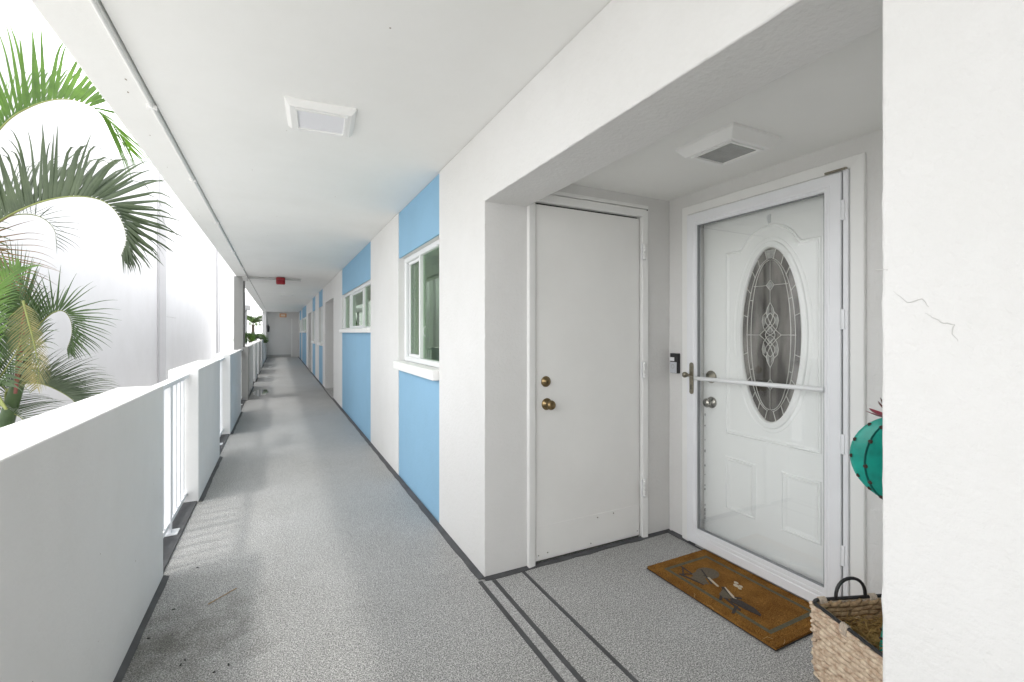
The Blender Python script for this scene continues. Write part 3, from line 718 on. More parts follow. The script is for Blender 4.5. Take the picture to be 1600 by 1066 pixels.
kk = knob((EX, 1.932, .880), (-1, 0, 0), [(.034, 0), (.035, .003), (.030, .009), (.014, .012), (.012, .024), (.021, .031), (.027, .040), (.027, .047), (.020, .055), (0, .058)], 'nickel', ed, 'door_knob')
ws = MB()
for k in range(16):
    z = .14+random.uniform(0, .72); ws.box(EX-.004, EX-.001, 1.979, 1.979+random.uniform(.002, .004), z, z+random.uniform(.003, .016))
put('weather_strip', ws, 'gap', ed)
# jamb and casing
jm = thing('door_frame', 'white painted frame around the front door opening', 'door frame', (2.29, 1.6, 0))
def Pc(a, b, h): return (2.29-h, a, b)
put('jamb', vox([2.285, 2.39], [1.101, 1.16, 2.0, 2.099], [0, 2.035, 2.089], lambda x, y, z: not (1.16 < y < 2.0 and z < 2.035)), 'trim', jm)
put('backing', MB().box(2.372, 2.389, 1.1605, 1.9995, 0, 2.034), 'gap', jm)
put('threshold', MB().box(2.262, 2.39, 1.165, 1.995, 0.001, .022), 'steel', jm)
cz = MB().sweep([(1.150, .0), (1.150, 2.03), (2.055, 2.03), (2.055, 0.0)], [(-.0, -.004), (0, .02), (.004, .022), (.052, .018), (.056, .014), (.056, -.001)], Pc, closed=False)
put('casing', cz, 'trim', jm, bevel=.001)

# ------------------------------------------------------------------ storm door
SX = 2.25
st = thing('storm_door', 'full-glass white aluminium storm door with a push bar, in front of the oval-glass door', 'door', (SX, 1.6, 0))
def Ps(a, b, h): return (SX-h, a, b)
fr = MB().sweep(rect(1.176, 2.050, .023, 2.022), [(0, -.038), (0, 0), (.004, .003), (.046, .003), (.050, .0), (.056, .0), (.060, .003), (.070, .002), (.074, -.006), (.074, -.036)], Ps)
put('frame', fr, 'alu_white', st)
put('bottom_rail', MB().box(SX-.001, SX+.034, 1.246, 1.980, .0945, .118), 'alu_white', st, bevel=.002)
put('gasket', MB().sweep(rect(1.2505, 1.9755, .1185, 1.9475), [(0, .0), (.003, .0), (.003, -.02)], lambda a, b, h: (SX+.006-h, a, b)), mat('grey_gasket', (.25, .26, .27), .6), st)
put('glass_pane', MB().box(SX+.018, SX+.022, 1.2507, 1.9753, .1187, 1.9473), 'storm_glass', st)
put('hinge_rail', vox([SX+.006, SX+.03], [1.151, 1.172], [.01, 2.028], lambda *a: True), 'alu_white', st, bevel=.003)
put('seam', MB().box(SX+.012, SX+.03, 1.1722, 1.1758, .02, 2.02), 'gap', st)
for z in (1.85, 1.36, .80, .30): put('hinge', MB().box(SX+.001, SX+.010, 1.163, 1.1765, z-.045, z+.045), 'alu_white', st, bevel=.002)
put('closer_bracket', MB().box(SX-.012, SX+.0, 1.15, 1.24, 2.026, 2.034), 'antique', st)
put('push_bar', MB().tube([Ps(1.972, 1.026, .012), Ps(1.965, 1.027, .022), Ps(1.265, 1.038, .022), Ps(1.248, 1.038, .008)], .0115, 12), 'vinyl', st)
pl = []
for k in range(9): a = math.pi*k/8; pl.append((2.010+.0135*math.cos(a), 1.105+.0135*math.sin(a)))
for k in range(9): a = math.pi+math.pi*k/8; pl.append((2.010+.0135*math.cos(a), .940+.0135*math.sin(a)))
hp = put('handle_plate', MB().prism(pl, Ps, .002, .009), 'antique', st, bevel=.0015)
put('lever', MB().tube([Ps(2.010, 1.042, .008), Ps(2.010, 1.042, .045), Ps(2.002, 1.043, .055), Ps(1.985, 1.046, .056), Ps(1.965, 1.036, .055), Ps(1.955, 1.036, .053)], [.009, .008, .008, .0065, .0055, .004], 10), 'antique', hp)
put('lever_boss', MB().lathe([(.012, 0), (.012, .004), (.017, .008), (.018, .020), (.012, .028), (0, .030)], Ps(2.022, 1.044, .028), (-1, .35, 0), 14), 'antique', hp)
put('keyhole', MB().box(SX-.0098, SX-.0088, 2.007, 2.013, .955, .985), 'gap', hp)
# doorbell
dbl = thing('doorbell', 'black and silver video doorbell on the wall beside the storm door', 'doorbell', (2.29, 2.17, 1.1))
put('body', vox([2.262, 2.2895], [2.138, 2.200], [1.040, 1.168], lambda *a: True), 'black', dbl, bevel=.004)
put('faceplate', vox([2.258, 2.2618], [2.142, 2.198], [1.042, 1.112], lambda *a: True), 'silver', dbl, bevel=.003)
put('name_plate', vox([2.2605, 2.2618], [2.163, 2.199], [1.118, 1.142], lambda *a: True), 'vinyl', dbl)
put('button', MB().tube([(2.2575, 2.172+.0125*math.cos(2*math.pi*k/24), 1.084+.0125*math.sin(2*math.pi*k/24)) for k in range(24)], .0018, 6, closed=True), 'steel', dbl)

# ------------------------------------------------------------------ door mat
dm = thing('doormat', 'brown coir doormat printed with two beach chairs, in front of the storm door', 'doormat', (2.03, 1.55, 0))
mx0, mx1, my0, my1 = 1.808, 2.252, 1.189, 1.922
def Pm(a, b, h): return (a, b, h)
put('rubber_base', vox([mx0-.003, mx1+.003], [my0-.003, my1+.003], [.0026, .006], lambda *a: True), 'rubber', dm)
mm = MB(); nx, ny = 40, 64
vs = [(mx0+(mx1-mx0)*i/nx, my0+(my1-my0)*j/ny, .016+random.uniform(-.0008, .0008)-(.0025 if (i in (2, nx-2) or j in (3, ny-3)) else 0)) for i in range(nx+1) for j in range(ny+1)]
mm.add(vs, [(i*(ny+1)+j, (i+1)*(ny+1)+j, (i+1)*(ny+1)+j+1, i*(ny+1)+j+1) for i in range(nx) for j in range(ny)])
mm.sweep(rect(mx0, mx1, my0, my1), [(0, .006), (0, .0155)], Pm)
put('coir_pile', mm, 'coir', dm)
put('border_print', MB().sweep(rect(mx0+.062, mx1-.055, my0+.062, my1-.060), [(-.0, .0172), (0, .0174), (.020, .0174), (.020, .0172)], Pm), 'print_green', dm)
def mp_(poly, m, nm, lab=None):     # poly in (along mat, towards door)
    mp_.k += 1; o = put(nm, MB().prism([(mx0+v, my1-u) for u, v in poly], Pm, .0160, .0176+.00012*mp_.k), m, dm); return o
mp_.k = 0
def bar2(a, b, w, m, nm='chair_print'):
    a, b = Vector((*a, 0)), Vector((*b, 0)); d = (b-a).normalized(); q = Vector((-d.y, d.x, 0))*w/2
    mp_([(p.x, p.y) for p in (a+q, b+q*.8, b-q*.8, a-q)], m, nm)
# u = distance from the far end of the mat, v = distance from the outer long edge
def U(x, y): return (my1-y, x-mx0)
# left chair (far end)
mp_([(.20+.055*math.cos(t), .235+.062*math.sin(t)) for t in [2*math.pi*k/16 for k in range(16)]], 'print_grey', 'chair_print')
for a, b, w, m_ in (((.085, .165), (.17, .155), .009, 'print_dark'), ((.17, .155), (.215, .20), .008, 'print_dark'), ((.16, .235), (.285, .165), .009, 'print_dark'),
                    ((.14, .09), (.17, .155), .009, 'print_dark'), ((.14, .095), (.27, .125), .012, 'print_dark'), ((.235, .20), (.315, .175), .012, 'print_white'),
                    ((.19, .13), (.27, .13), .02, 'print_grey'), ((.10, .16), (.16, .10), .008, 'print_dark')): bar2(a, b, w, m_)
mp_([(.16, .22), (.28, .15), (.25, .12), (.17, .15)], 'print_grey', 'chair_print')
# right chair (near end)
for a, b, w, m_ in (((.335, .195), (.43, .155), .012, 'print_white'), ((.33, .19), (.42, .14), .014, 'print_dark'), ((.345, .18), (.40, .085), .016, 'print_dark'),
                    ((.37, .125), (.50, .095), .012, 'print_dark'), ((.47, .11), (.50, .045), .014, 'print_dark'), ((.42, .16), (.44, .185), .012, 'print_dark')): bar2(a, b, w, m_)
mp_([(.41, .145), (.455, .165), (.52, .168), (.565, .150), (.57, .138), (.50, .122), (.43, .118)], 'print_dark', 'chair_print')
mp_([(.345, .175), (.42, .145), (.40, .11), (.365, .12)], 'print_grey', 'chair_print')
for c, r in (((.335, .285), .010), ((.352, .262), .012), ((.368, .275), .009), ((.378, .255), .008)):
    mp_([(c[0]+r*1.2*math.cos(t), c[1]+r*.75*math.sin(t)) for t in [2*math.pi*k/10 for k in range(10)]], 'print_white', 'shell_print')
for i, (x, y, a) in enumerate(((1.812, 1.60, .5), (1.80, 1.50, 1.4), (1.83, 1.24, 2.4), (1.87, 1.19, .3))):
    s_ = MB().tube([(x-.02*math.cos(a), y-.02*math.sin(a), .019), (x, y, .024), (x+.02*math.cos(a+.4), y+.02*math.sin(a+.4), .017)], .0012, 5)
    tag(put('straw_stem', s_, 'straw', None, (x, y, .017)), ['loose straw stem on the long edge of the doormat, halfway along', 'loose straw stem just past the middle of the doormat edge',
        'loose straw stem at the near corner of the doormat', 'loose straw stem on the short doormat edge by the basket'][i], 'straw', 'loose straw on the doormat')

# ------------------------------------------------------------------ basket
B0 = Vector((1.815, 1.054, 0)); e1 = Vector((-.357, -.934, 0)).normalized(); e2 = Vector((.934, -.357, 0)).normalized()
BL, BW, BH = .44, .36, .272
bk = thing('wicker_basket', 'rectangular woven basket with black metal rim holding the teal cactus', 'basket', B0+e1*BL/2+e2*BW/2)
def corner_path(z, ins=0, rad=.03, taper=.0):
    k = ins+(1-z/BH)*taper; pts = []
    for cx, cy, a0 in ((rad+k, rad+k, math.pi), (BL-rad-k, rad+k, 1.5*math.pi), (BL-rad-k, BW-rad-k, 0), (rad+k, BW-rad-k, .5*math.pi)):
        for q in range(7): a = a0+q*math.pi/12; pts.append(B0+e1*(cx+rad*math.cos(a))+e2*(cy+rad*math.sin(a))+Vector((0, 0, z)))
    return pts
rimp = corner_path(BH+.006)
put('rim', MB().tube(rimp, .0065, 10, closed=True), 'rim', bk)
hc = B0+e2*.165+Vector((0, 0, BH+.006))
def handle(base, ax): return MB().tube([base+ax*(.062*math.cos(math.pi*k/14))+Vector((0, 0, .075*math.sin(math.pi*k/14)**.8)) for k in range(15)], .0062, 10)
put('handle', handle(hc, e2), 'rim', bk); put('handle', handle(hc+e1*BL, e2), 'rim', bk)
lin = MB(); P1 = corner_path(.012, .006, taper=.007); P2 = corner_path(BH-.01, .006, taper=.007); m_ = len(P1)
lin.add(P1+P2, [(i, (i+1) % m_, m_+(i+1) % m_, m_+i) for i in range(m_)]); lin.add(P1, [tuple(range(m_))])
put('liner', lin, mat('basket_core', (.10, .065, .04), .9), bk)
# one shared strand mesh
def strand_mesh(name, m, L_=.066, w=.0094, h=.0062):
    b = MB(); path = []; rr = []
    for k in range(7):
        t = k/6; path.append((0, (t-.5)*L_, 0)); rr.append(w*(.35+.65*math.sin(math.pi*(.08+.84*t))**.7))
    b.tube([(h*1.0*math.sin(math.pi*k/6)-h*.4, p[1], .003*math.sin(math.pi*2*k/6)) for k, p in enumerate(path)], rr, 6)
    me = bpy.data.meshes.new(name); me.from_pydata([tuple(v) for v in b.v], [], b.f); me.materials.append(M[m]); me.polygons.foreach_set('use_smooth', b.sm); return me
sm_out = strand_mesh('strand', 'wicker'); sm_in = strand_mesh('strand', 'wicker_in')
def rim_walk(z, ins, step, off):
    p = corner_path(z, ins, taper=.007); n_ = len(p); d = [(p[(i+1) % n_]-p[i]).length for i in range(n_)]; tot = sum(d)
    cnt = int(tot/step); res = []
    for q in range(cnt):
        s_ = (q+off)*tot/cnt; i = 0
        s_ %= tot
        while s_ > d[i]: s_ -= d[i]; i = (i+1) % n_
        t_ = (p[(i+1) % n_]-p[i]).normalized(); res.append((p[i]+t_*s_, t_))
    return res
bl = wl(bk); nind = 0; rest = {'o': MB(), 'i': MB()}
rows = 15
for side in ('o', 'i'):
    for r_ in range(rows):
        z = .012+(BH-.022)*r_/(rows-1)
        for p, t_ in rim_walk(z, -.001 if side == 'o' else .011, .040, (r_ % 2)*.5+random.uniform(-.05, .05)):
            nrm = Vector((t_.y, -t_.x, 0))              # outward for this winding?
            ctr = bl.copy(); ctr.z = p.z
            if (p-ctr).dot(nrm) < 0: nrm = -nrm
            if side == 'i': nrm = -nrm
            zz = Vector((0, 0, 1)); tilt = .34+random.uniform(-.06, .06)
            yv = (t_*math.cos(tilt)+zz*math.sin(tilt)*(1 if side == 'o' else -1)).normalized(); xv = nrm; zv = xv.cross(yv)
            rnd = random.uniform(.85, 1.15)
            pos = p+Vector((0, 0, random.uniform(-.002, .002)))
            rel = pos-B0; u1, u2 = rel.dot(e1), rel.dot(e2)
            vis = (side == 'o' and (u2 < .03 and u1 < .42 or u1 < .02 and u2 < .1)) or (side == 'i' and u1 < .05)
            mt = Matrix(((xv.x, yv.x, zv.x), (xv.y, yv.y, zv.y), (xv.z, yv.z, zv.z))).to_4x4(); mt = Matrix.Translation(pos) @ mt @ Matrix.Diagonal((rnd*.95, rnd, rnd, 1))
            if vis and nind < 300:
                o = bpy.data.objects.new('strand', sm_out if side == 'o' else sm_in); C.objects.link(o); o.parent = bk
                o.matrix_basis = Matrix.Translation(-bl) @ mt; nind += 1
            else:
                me = sm_out if side == 'o' else sm_in
                rest[side].add([mt @ v.co for v in me.vertices], [tuple(f.vertices) for f in me.polygons], True)
tag(put('weave', rest['o'], 'wicker', bk), kind='stuff'); tag(put('inner_weave', rest['i'], 'wicker_in', bk), kind='stuff')
# cord wrap: braid under the rim and ties round it
bd = MB()
bp = rim_walk(BH-.008, .006, .0085, 0)
for p, t_ in bp: bd.tube([p-t_*.006+Vector((0, 0, -.006)), p+Vector((0, 0, .0)), p+t_*.006+Vector((0, 0, .007))], .0032, 5)
put('rim_braid', bd, 'wrap', bk)
def tie(p, t_):
    b = MB()
    for k in range(4):
        c = p+t_*(k-1.5)*.0075; nn = Vector((t_.y, -t_.x, 0))
        b.tube([c+nn*.0105*math.cos(a)+Vector((0, 0, -.006+.020*math.sin(a))) for a in [2*math.pi*j/12 for j in range(12)]], .0038, 6, closed=True)
    put('cord_tie', b, 'wrap', bk)
tie(B0+e2*.045+e1*0+Vector((0, 0, BH)), e2); tie(B0+e2*.255+Vector((0, 0, BH)), e2); tie(B0+e1*.16+Vector((0, 0, BH)), e1)
# straw filling
sw = MB(); cc = bl
for k in range(900):
    x, y = random.uniform(.03, BL-.03), random.uniform(.03, BW-.03); p = B0+e1*x+e2*y+Vector((0, 0, .185+random.uniform(0, .045)+.02*math.exp(-((x-.25)**2+(y-.15)**2)/.01)))
    a = random.uniform(0, 6.28); ti = random.uniform(-.5, .7); l = random.uniform(.03, .085)
    d = Vector((math.cos(a)*math.cos(ti), math.sin(a)*math.cos(ti), math.sin(ti)))*l/2
    q = p+d; rr_ = q-B0; 
    if not (.015 < rr_.dot(e1) < BL-.015 and .015 < rr_.dot(e2) < BW-.015): continue
    sw.tube([p-d, p+Vector((0, 0, random.uniform(-.004, .006))), p+d], random.uniform(.0008, .0018), 4, caps=False)
bed = corner_path(.18, .02)
sw.add(bed, [tuple(range(len(bed)))])
tag(put('straw_filling', sw, 'straw'), 'golden straw filling the woven basket around the cactus', 'straw', kind='stuff')

# ------------------------------------------------------------------ metal cactus
cc = B0+e1*.235+e2*.165
ca = thing('metal_cactus', 'teal painted metal cactus ornament with red flower, standing in the basket', 'cactus ornament', (cc.x, cc.y, .13))
def star(nr, d): return lambda t: 1-d*abs(math.sin(nr*t/2))
zc = .868; RX, RZ = .158, .152
ball = MB(); vs = []; nr, nk, nj = 8, 48, 22
vd = (Vector((0, 0, 0))-Vector((cc.x, cc.y, 0))).normalized(); ph = math.atan2(vd.y, vd.x)
for j in range(nj+1):
    a = -math.pi/2+math.pi*j/nj
    for k in range(nk):
        t = 2*math.pi*k/nk; q = 1-.46*abs(math.sin(nr*t/2))**.7
        vs.append((cc.x+RX*math.cos(a)*q*math.cos(t+ph), cc.y+RX*math.cos(a)*q*math.sin(t+ph), zc+RZ*math.sin(a)))
ball.add(vs, [(j*nk+k, j*nk+(k+1) % nk, (j+1)*nk+(k+1) % nk, (j+1)*nk+k) for j in range(nj) for k in range(nk)])
put('body', ball, 'teal', ca)
# ribs: crescent sheets standing proud of the body
for k in range(nr):
    t = 2*math.pi*(k)/nr+ph+.0; u_ = Vector((math.cos(t), math.sin(t), 0)); w_ = Vector((-u_.y, u_.x, 0))
    b = MB(); vs = []; nn = 22
    for j in range(nn+1):
        a = -math.pi/2+math.pi*j/nn; c = Vector((cc.x, cc.y, zc))
        po = c+u_*(RX*1.02)*math.cos(a)+Vector((0, 0, RZ*1.02*math.sin(a))); pi2 = c+u_*(RX*.80)*math.cos(a)+Vector((0, 0, RZ*.9*math.sin(a)))
        vs += [po+w_*.0012, po-w_*.0012, pi2-w_*.0012, pi2+w_*.0012]
    b.add(vs, [(j*4+q, j*4+(q+1) % 4, j*4+4+(q+1) % 4, j*4+4+q) for j in range(nn) for q in range(4)])
    rb = put('rib', b, 'teal_dark' if k % 2 else 'teal', ca)
    sp = MB()
    for a in (-50, -25, 0, 25, 50):
        a = math.radians(a+random.uniform(-5, 5)); p = Vector((cc.x, cc.y, zc))+u_*RX*1.0*math.cos(a)+Vector((0, 0, RZ*math.sin(a))); o_ = (p-Vector((cc.x, cc.y, zc))).normalized()
        sp.lathe([(.0075, -.004), (.0065, .0015), (.002, .004), (0, .0045)], p, o_, 7)
    tag(put('spines', sp, 'spine', rb), kind='stuff')
stem = MB(); stem.lathe([(.080, 0), (.086, .08), (.074, .17), (.045, .24), (.03, .34), (.03, .60)], (cc.x, cc.y, .13), n=48, mod=star(8, .22)); put('stem', stem, 'teal', ca)
ss = MB()
for z in (.2, .26):
    for k in range(8):
        t = 2*math.pi*k/8; a_ = Vector((0, 0, 1)).orthogonal().normalized(); b_ = Vector((0, 0, 1)).cross(a_); o_ = a_*math.cos(t)+b_*math.sin(t)
        ss.lathe([(.006, -.004), (.005, .003), (0, .008)], Vector((cc.x, cc.y, z))+o_*.078, o_, 6)
tag(put('stem_spines', ss, 'spine', ca), kind='stuff')
# flower, on the side of the crown that leans to the walkway
rv = Vector((math.cos(R(26.9)), -math.sin(R(26.9)), 0)); fc = Vector((cc.x, cc.y, 0))-rv*.062+Vector((0, 0, zc+.145))
def petal(base, d, L_, w, curl, m):
    d = d.normalized(); sd_ = d.cross(Vector((0, 0, 1)));  sd_ = sd_.normalized() if sd_.length > .1 else Vector((1, 0, 0)); vs = []; n_ = 6
    p = base.copy(); dd = d.copy(); nm = sd_.cross(dd)
    for j in range(n_+1):
        t = j/n_; ww = w*math.sin(math.pi*(.12+.86*t))**.8
        vs += [p+sd_*ww-Vector((0, 0, 0)), p+nm*ww*.25*-1, p-sd_*ww]; dd = (dd+Vector((0, 0, curl/n_))).normalized(); p = p+dd*L_/n_
    b = MB().add(vs, [(j*3+q, j*3+q+1, j*3+q+4, j*3+q+3) for j in range(n_) for q in (0, 1)], True)
    return b
flw = MB(); flw.lathe([(.012, 0), (.016, .006), (.008, .014), (0, .016)], fc, n=10); fo = put('flower', flw, 'maroon', ca)
for k in range(6):
    a = k*math.pi/3+.3; d = Vector((math.cos(a), math.sin(a), .25)); put('petal', petal(fc, d, .075, .02, .1, 0), 'magenta', fo)
for k in range(7):
    a = k*2*math.pi/7; d = Vector((math.cos(a)*.7, math.sin(a)*.7, 1.0))-rv*.3; put('petal', petal(fc+Vector((0, 0, .008)), d, .055+.012*(k % 2), .007, .2, 0), 'maroon', fo)

# ------------------------------------------------------------------ neighbouring building across the court
NX = -3.2
nb_ = thing('neighbour_building', 'tall plain white stucco building across the narrow court on the left', 'building', (NX, 10, -2.9))
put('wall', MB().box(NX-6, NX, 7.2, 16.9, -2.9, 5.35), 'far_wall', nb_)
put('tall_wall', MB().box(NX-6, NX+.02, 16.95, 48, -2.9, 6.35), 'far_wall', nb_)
put('pilaster', MB().box(NX+.021, NX+.20, 17.03, 18.5, -2.9, 6.3), 'far_wall', nb_, bevel=.01)
put('pilaster_joint', MB().box(NX+.201, NX+.204, 17.03, 18.5, 1.775, 1.79), 'roof', nb_)
put('pilaster', MB().box(NX+.021, NX+.14, 31.9, 32.5, -2.9, 6.3), 'far_wall', nb_, bevel=.01)
put('downpipe', MB().tube([(NX+.10, 31.2, -2.9), (NX+.10, 31.2, 7.2)], .06, 10), 'far_wall', nb_)
# hanging box with curved hood seen past the column
ac = thing('lamp_post', 'tall white box-headed lamp with dark curved hood in the court past the column', 'lamp post', (-1.24, 22.6, -2.9))
put('lamp_box', MB().box(-1.39, -1.09, 22.45, 22.75, 2.45, 3.02), 'vinyl', ac, bevel=.02)
put('base_band', MB().box(-1.41, -1.07, 22.43, 22.77, 2.25, 2.448), 'roof', ac, bevel=.01)
put('hood', MB().tube([(-1.40, 22.6, 3.02), (-1.38, 22.6, 3.3), (-1.24, 22.6, 3.45), (-1.10, 22.6, 3.3), (-1.08, 22.6, 3.03)], .03, 8), 'black', ac)
put('pole', MB().tube([(-1.24, 22.6, -2.9), (-1.24, 22.6, 2.249)], .05, 10), 'roof', ac)

# ------------------------------------------------------------------ palms
YAW = R(26.882); CF = Vector((math.sin(YAW), math.cos(YAW), 0)); CR = Vector((math.cos(YAW), -math.sin(YAW), 0)); UPV = Vector((0, 0, 1))
def spline(pts, n):
    res = []; P = [pts[0]]+pts+[pts[-1]]
    for i in range(1, len(P)-2):
        for k in range(n):
            t = k/n; a, b, c, d = P[i-1], P[i], P[i+1], P[i+2]
            res.append(.5*((2*b)+(-a+c)*t+(2*a-5*b+4*c-d)*t*t+(-a+3*b-3*c+d)*t**3))
    res.append(P[-2]); return res
def leaflet(b, p, d, L_, w, wide, grav, tipcurl, seg=9):
    vs = []; dd = d.normalized(); q = p.copy()
    for j in range(seg+1):
        t = j/seg; ww = w*.5*min(1, .45+t*3)*(1-t)**.8 if t < 1 else 0.0004
        wv = (wide-dd*wide.dot(dd)).normalized(); nm = dd.cross(wv)
        vs += [q+wv*ww+nm*ww*.35, q, q-wv*ww+nm*ww*.35]
        dd = (dd-UPV*(grav*t*t+(tipcurl if t > .62 else 0))/seg*2).normalized(); q = q+dd*L_/seg
    b.add(vs, [(j*3+s_, j*3+s_+1, j*3+s_+4, j*3+s_+3) for j in range(seg) for s_ in (0, 1)], True)
def frond(palm, ctrl, Lmax, nl, m, side, w=.032, fwd=.45, grav=.25, curl=.5, indiv=False, spread=.45, r0=.010, both=False, Lmin=.35, start=.12, lab=None, jit=.04):
    pts = spline(ctrl, 10); n_ = len(pts); cum = [0]
    for a, b in zip(pts, pts[1:]): cum.append(cum[-1]+(b-a).length)
    T = cum[-1]
    fo_ = put('frond', MB().tube(pts, [max(.0018, r0*(1-i/n_)) for i in range(n_)], 6), 'rachis', palm)
    if lab: fo_['label'] = lab
    mass = MB()
    for k in range(nl):
        f = start+(1-start)*(k/(nl-1)); s_ = f*T; i = max(i for i in range(n_) if cum[i] <= s_+1e-9); i = min(i, n_-2)
        p = pts[i].lerp(pts[i+1], (s_-cum[i])/max(1e-6, cum[i+1]-cum[i])); tg = (pts[i+1]-pts[i]).normalized()
        nv = side(f, tg)                                                    # convex side of the arch
        nv = (nv-tg*nv.dot(tg)).normalized(); bn = tg.cross(nv).normalized()
        ff = (f-start)/(1-start); Lk = Lmax*(Lmin+(1-Lmin)*math.sin(math.pi*min(1, .22+.62*ff))**.9)*(1 if ff < .8 else 1-.55*(ff-.8)/.2)
        for sg in (-1, 1):
            fw = fwd+.55*ff**2+random.uniform(-.05, .05)
            up_ = nv*(1.0 if not both else .35)
            d = up_+tg*fw+bn*sg*(spread if not both else 1.0)+Vector((random.uniform(-jit, jit), random.uniform(-jit, jit), random.uniform(-jit, jit)))
            wide = tg+bn*sg*random.uniform(-.25, .25)
            tgt = MB() if indiv else mass
            leaflet(tgt, p, d, Lk*random.uniform(.95, 1.18), w*random.uniform(.85, 1.1), wide, grav*random.uniform(.6, 1.5), curl*random.choice((.2, .7, 1, 1.6)))
            if indiv: put('leaflet', tgt, m, fo_)
    if not indiv: tag(put('leaflets', mass, m, fo_), kind='stuff')
    return fo_
def at(u, v, d): return Vector((0, 0, 1.3))+CF*d+CR*(u-800)/720*d-UPV*(v-520)/720*d
def path(l): return [at(*p) for p in l]
def left_of(tg): return tg.cross(CF).normalized()*-1
def conv(f, tg):    # side of the frond that faces up and out of its arch
    q = CF.cross(tg); return q if q.z > 0 or tg.z < -.5 else q
def convr(f, tg): q = tg.cross(CF); return -q
pA = thing('palm_tree', 'palm with big arching green fronds at the upper left above the parapet', 'palm tree', at(-95, 430, 4.2)*1)
WL[pA.name] = at(-95, 430, 4.2); ca_ = at(-95, 430, 4.2); base = Vector((ca_.x-.1, ca_.y, -2.9))
put('trunk', MB().tube([base, base.lerp(ca_, .5)+Vector((.05, 0, 0)), ca_], [.12, .085, .06], 10), 'bark', pA)
out_side = lambda f, tg: CR.cross(CF)*0+CF.cross(tg)*-1 if False else (tg.cross(CF)*-1)
# sign test: for a frond heading right (tg=CR) the convex side is up
def cvx(f, tg):
    q = CR.cross(CF); s_ = 1 if q.z > 0 else -1
    return tg.cross(CF)*s_
frond(pA, path([(-95, 430, 4.2), (-55, 290, 4.1), (0, 202, 4.0), (48, 167, 4.0), (100, 155, 4.1), (145, 168, 4.3), (178, 198, 4.6), (200, 232, 4.9)]), .62, 64, 'leaf_bright', cvx, w=.041, indiv=True, start=.2, fwd=.55, grav=.3, curl=1.1, spread=.34, jit=.075,
      lab='topmost bright green frond, lit through')
frond(pA, path([(-95, 430, 4.2), (-50, 385, 4.0), (0, 345, 3.9), (60, 317, 3.85), (115, 307, 3.9), (160, 314, 4.0), (186, 338, 4.1), (197, 372, 4.2), (190, 398, 4.3)]), .55, 72, 'leaf_olive', cvx, w=.042, indiv=True, start=.16, fwd=.42, grav=.2, curl=1.8, spread=.32, jit=.07,
      lab='long olive green frond curling over at its tip')
frond(pA, path([(-90, 425, 4.3), (-30, 360, 4.5), (20, 337, 4.6), (60, 338, 4.6), (84, 358, 4.7), (88, 385, 4.8)]), .30, 26, 'leaf_olive', lambda f, tg: cvx(f, tg), w=.010, grav=.9, curl=.5, spread=.8, start=.3)
frond(pA, path([(-95, 430, 4.2), (-55, 375, 4.0), (-25, 380, 4.0), (-8, 420, 4.0), (-6, 470, 4.0)]), .42, 34, 'leaf_dry', cvx, w=.014, grav=.35, curl=.4, spread=.5, start=.3, lab='small browned frond')
for a in (100, 150, 200, 250, 300, 20):   # the rest of the crown, out of frame to the left
    h_ = Vector((math.cos(R(a)), math.sin(R(a)), 0)); h_ = h_ if (h_.dot(CR) < .2) else -h_
    c0 = ca_; L1 = random.uniform(.9, 1.3)
    if h_.x < 0: L1 = min(L1, .95)
    frond(pA, [c0, c0+h_*.25*L1+UPV*.45, c0+h_*.65*L1+UPV*.65, c0+h_*.95*L1+UPV*.45, c0+h_*1.05*L1+UPV*.1], .45, 26, 'leaf_green', lambda f, tg: UPV, w=.034, grav=.5, curl=.6, spread=.9)
pB = thing('palm_tree', 'smaller palm with feathery fronds and a red spear, low at the left behind the parapet', 'palm tree', at(12, 640, 4.0))
WL[pB.name] = at(12, 640, 4.0); cb = at(12, 640, 4.0)
put('trunk', MB().tube([Vector((cb.x-.25, cb.y+.05, -2.9)), Vector((cb.x-.2, cb.y, -1)), Vector((cb.x-.12, cb.y, cb.z-.42))], [.10, .07, .055], 10), 'bark', pB)
put('crownshaft', MB().tube(path([(-10, 715, 4.0), (8, 665, 4.0), (28, 600, 4.0), (42, 570, 4.0), (46, 545, 4.0)]), [.06, .055, .045, .032, .015], 10), 'leaf_green', pB)
put('spear', MB().tube(path([(24, 615, 3.9), (30, 560, 3.9), (36, 510, 3.9), (41, 468, 3.9)]), [.012, .022, .018, .004], 8), 'red_spathe', pB)
frond(pB, path([(25, 620, 4.0), (-5, 590, 4.0), (20, 548, 4.0), (48, 520, 4.0), (78, 492, 4.05), (98, 486, 4.1), (110, 500, 4.1), (112, 522, 4.1), (105, 545, 4.1)]), .36, 58, 'leaf_green', cvx, w=.018, indiv=False, start=.3, fwd=.5, grav=.2, curl=.4, spread=.5, lab='right-hand frond arching over the parapet')
frond(pB, path([(12, 640, 4.0), (10, 612, 4.0), (34, 600, 4.0), (64, 600, 4.0), (90, 610, 4.0), (112, 624, 4.0), (125, 640, 4.0)]), .42, 56, 'leaf_olive', cvx, w=.017, start=.16, fwd=.95, grav=.2, curl=.7, spread=.5, lab='low frond fanning right along the parapet top')
frond(pB, path([(28, 600, 4.1), (48, 540, 4.2), (44, 480, 4.2), (20, 432, 4.2), (-25, 415, 4.2)]), .40, 40, 'leaf_green', lambda f, tg: CF*-1, w=.032, fwd=.7, grav=.3, both=True, start=.2)
frond(pB, path([(10, 640, 3.8), (-25, 570, 3.8), (-22, 500, 3.8), (0, 445, 3.8), (30, 420, 3.9)]), .42, 46, 'leaf_bright', lambda f, tg: CF*-1, w=.026, fwd=.6, grav=.3, both=True, start=.15)
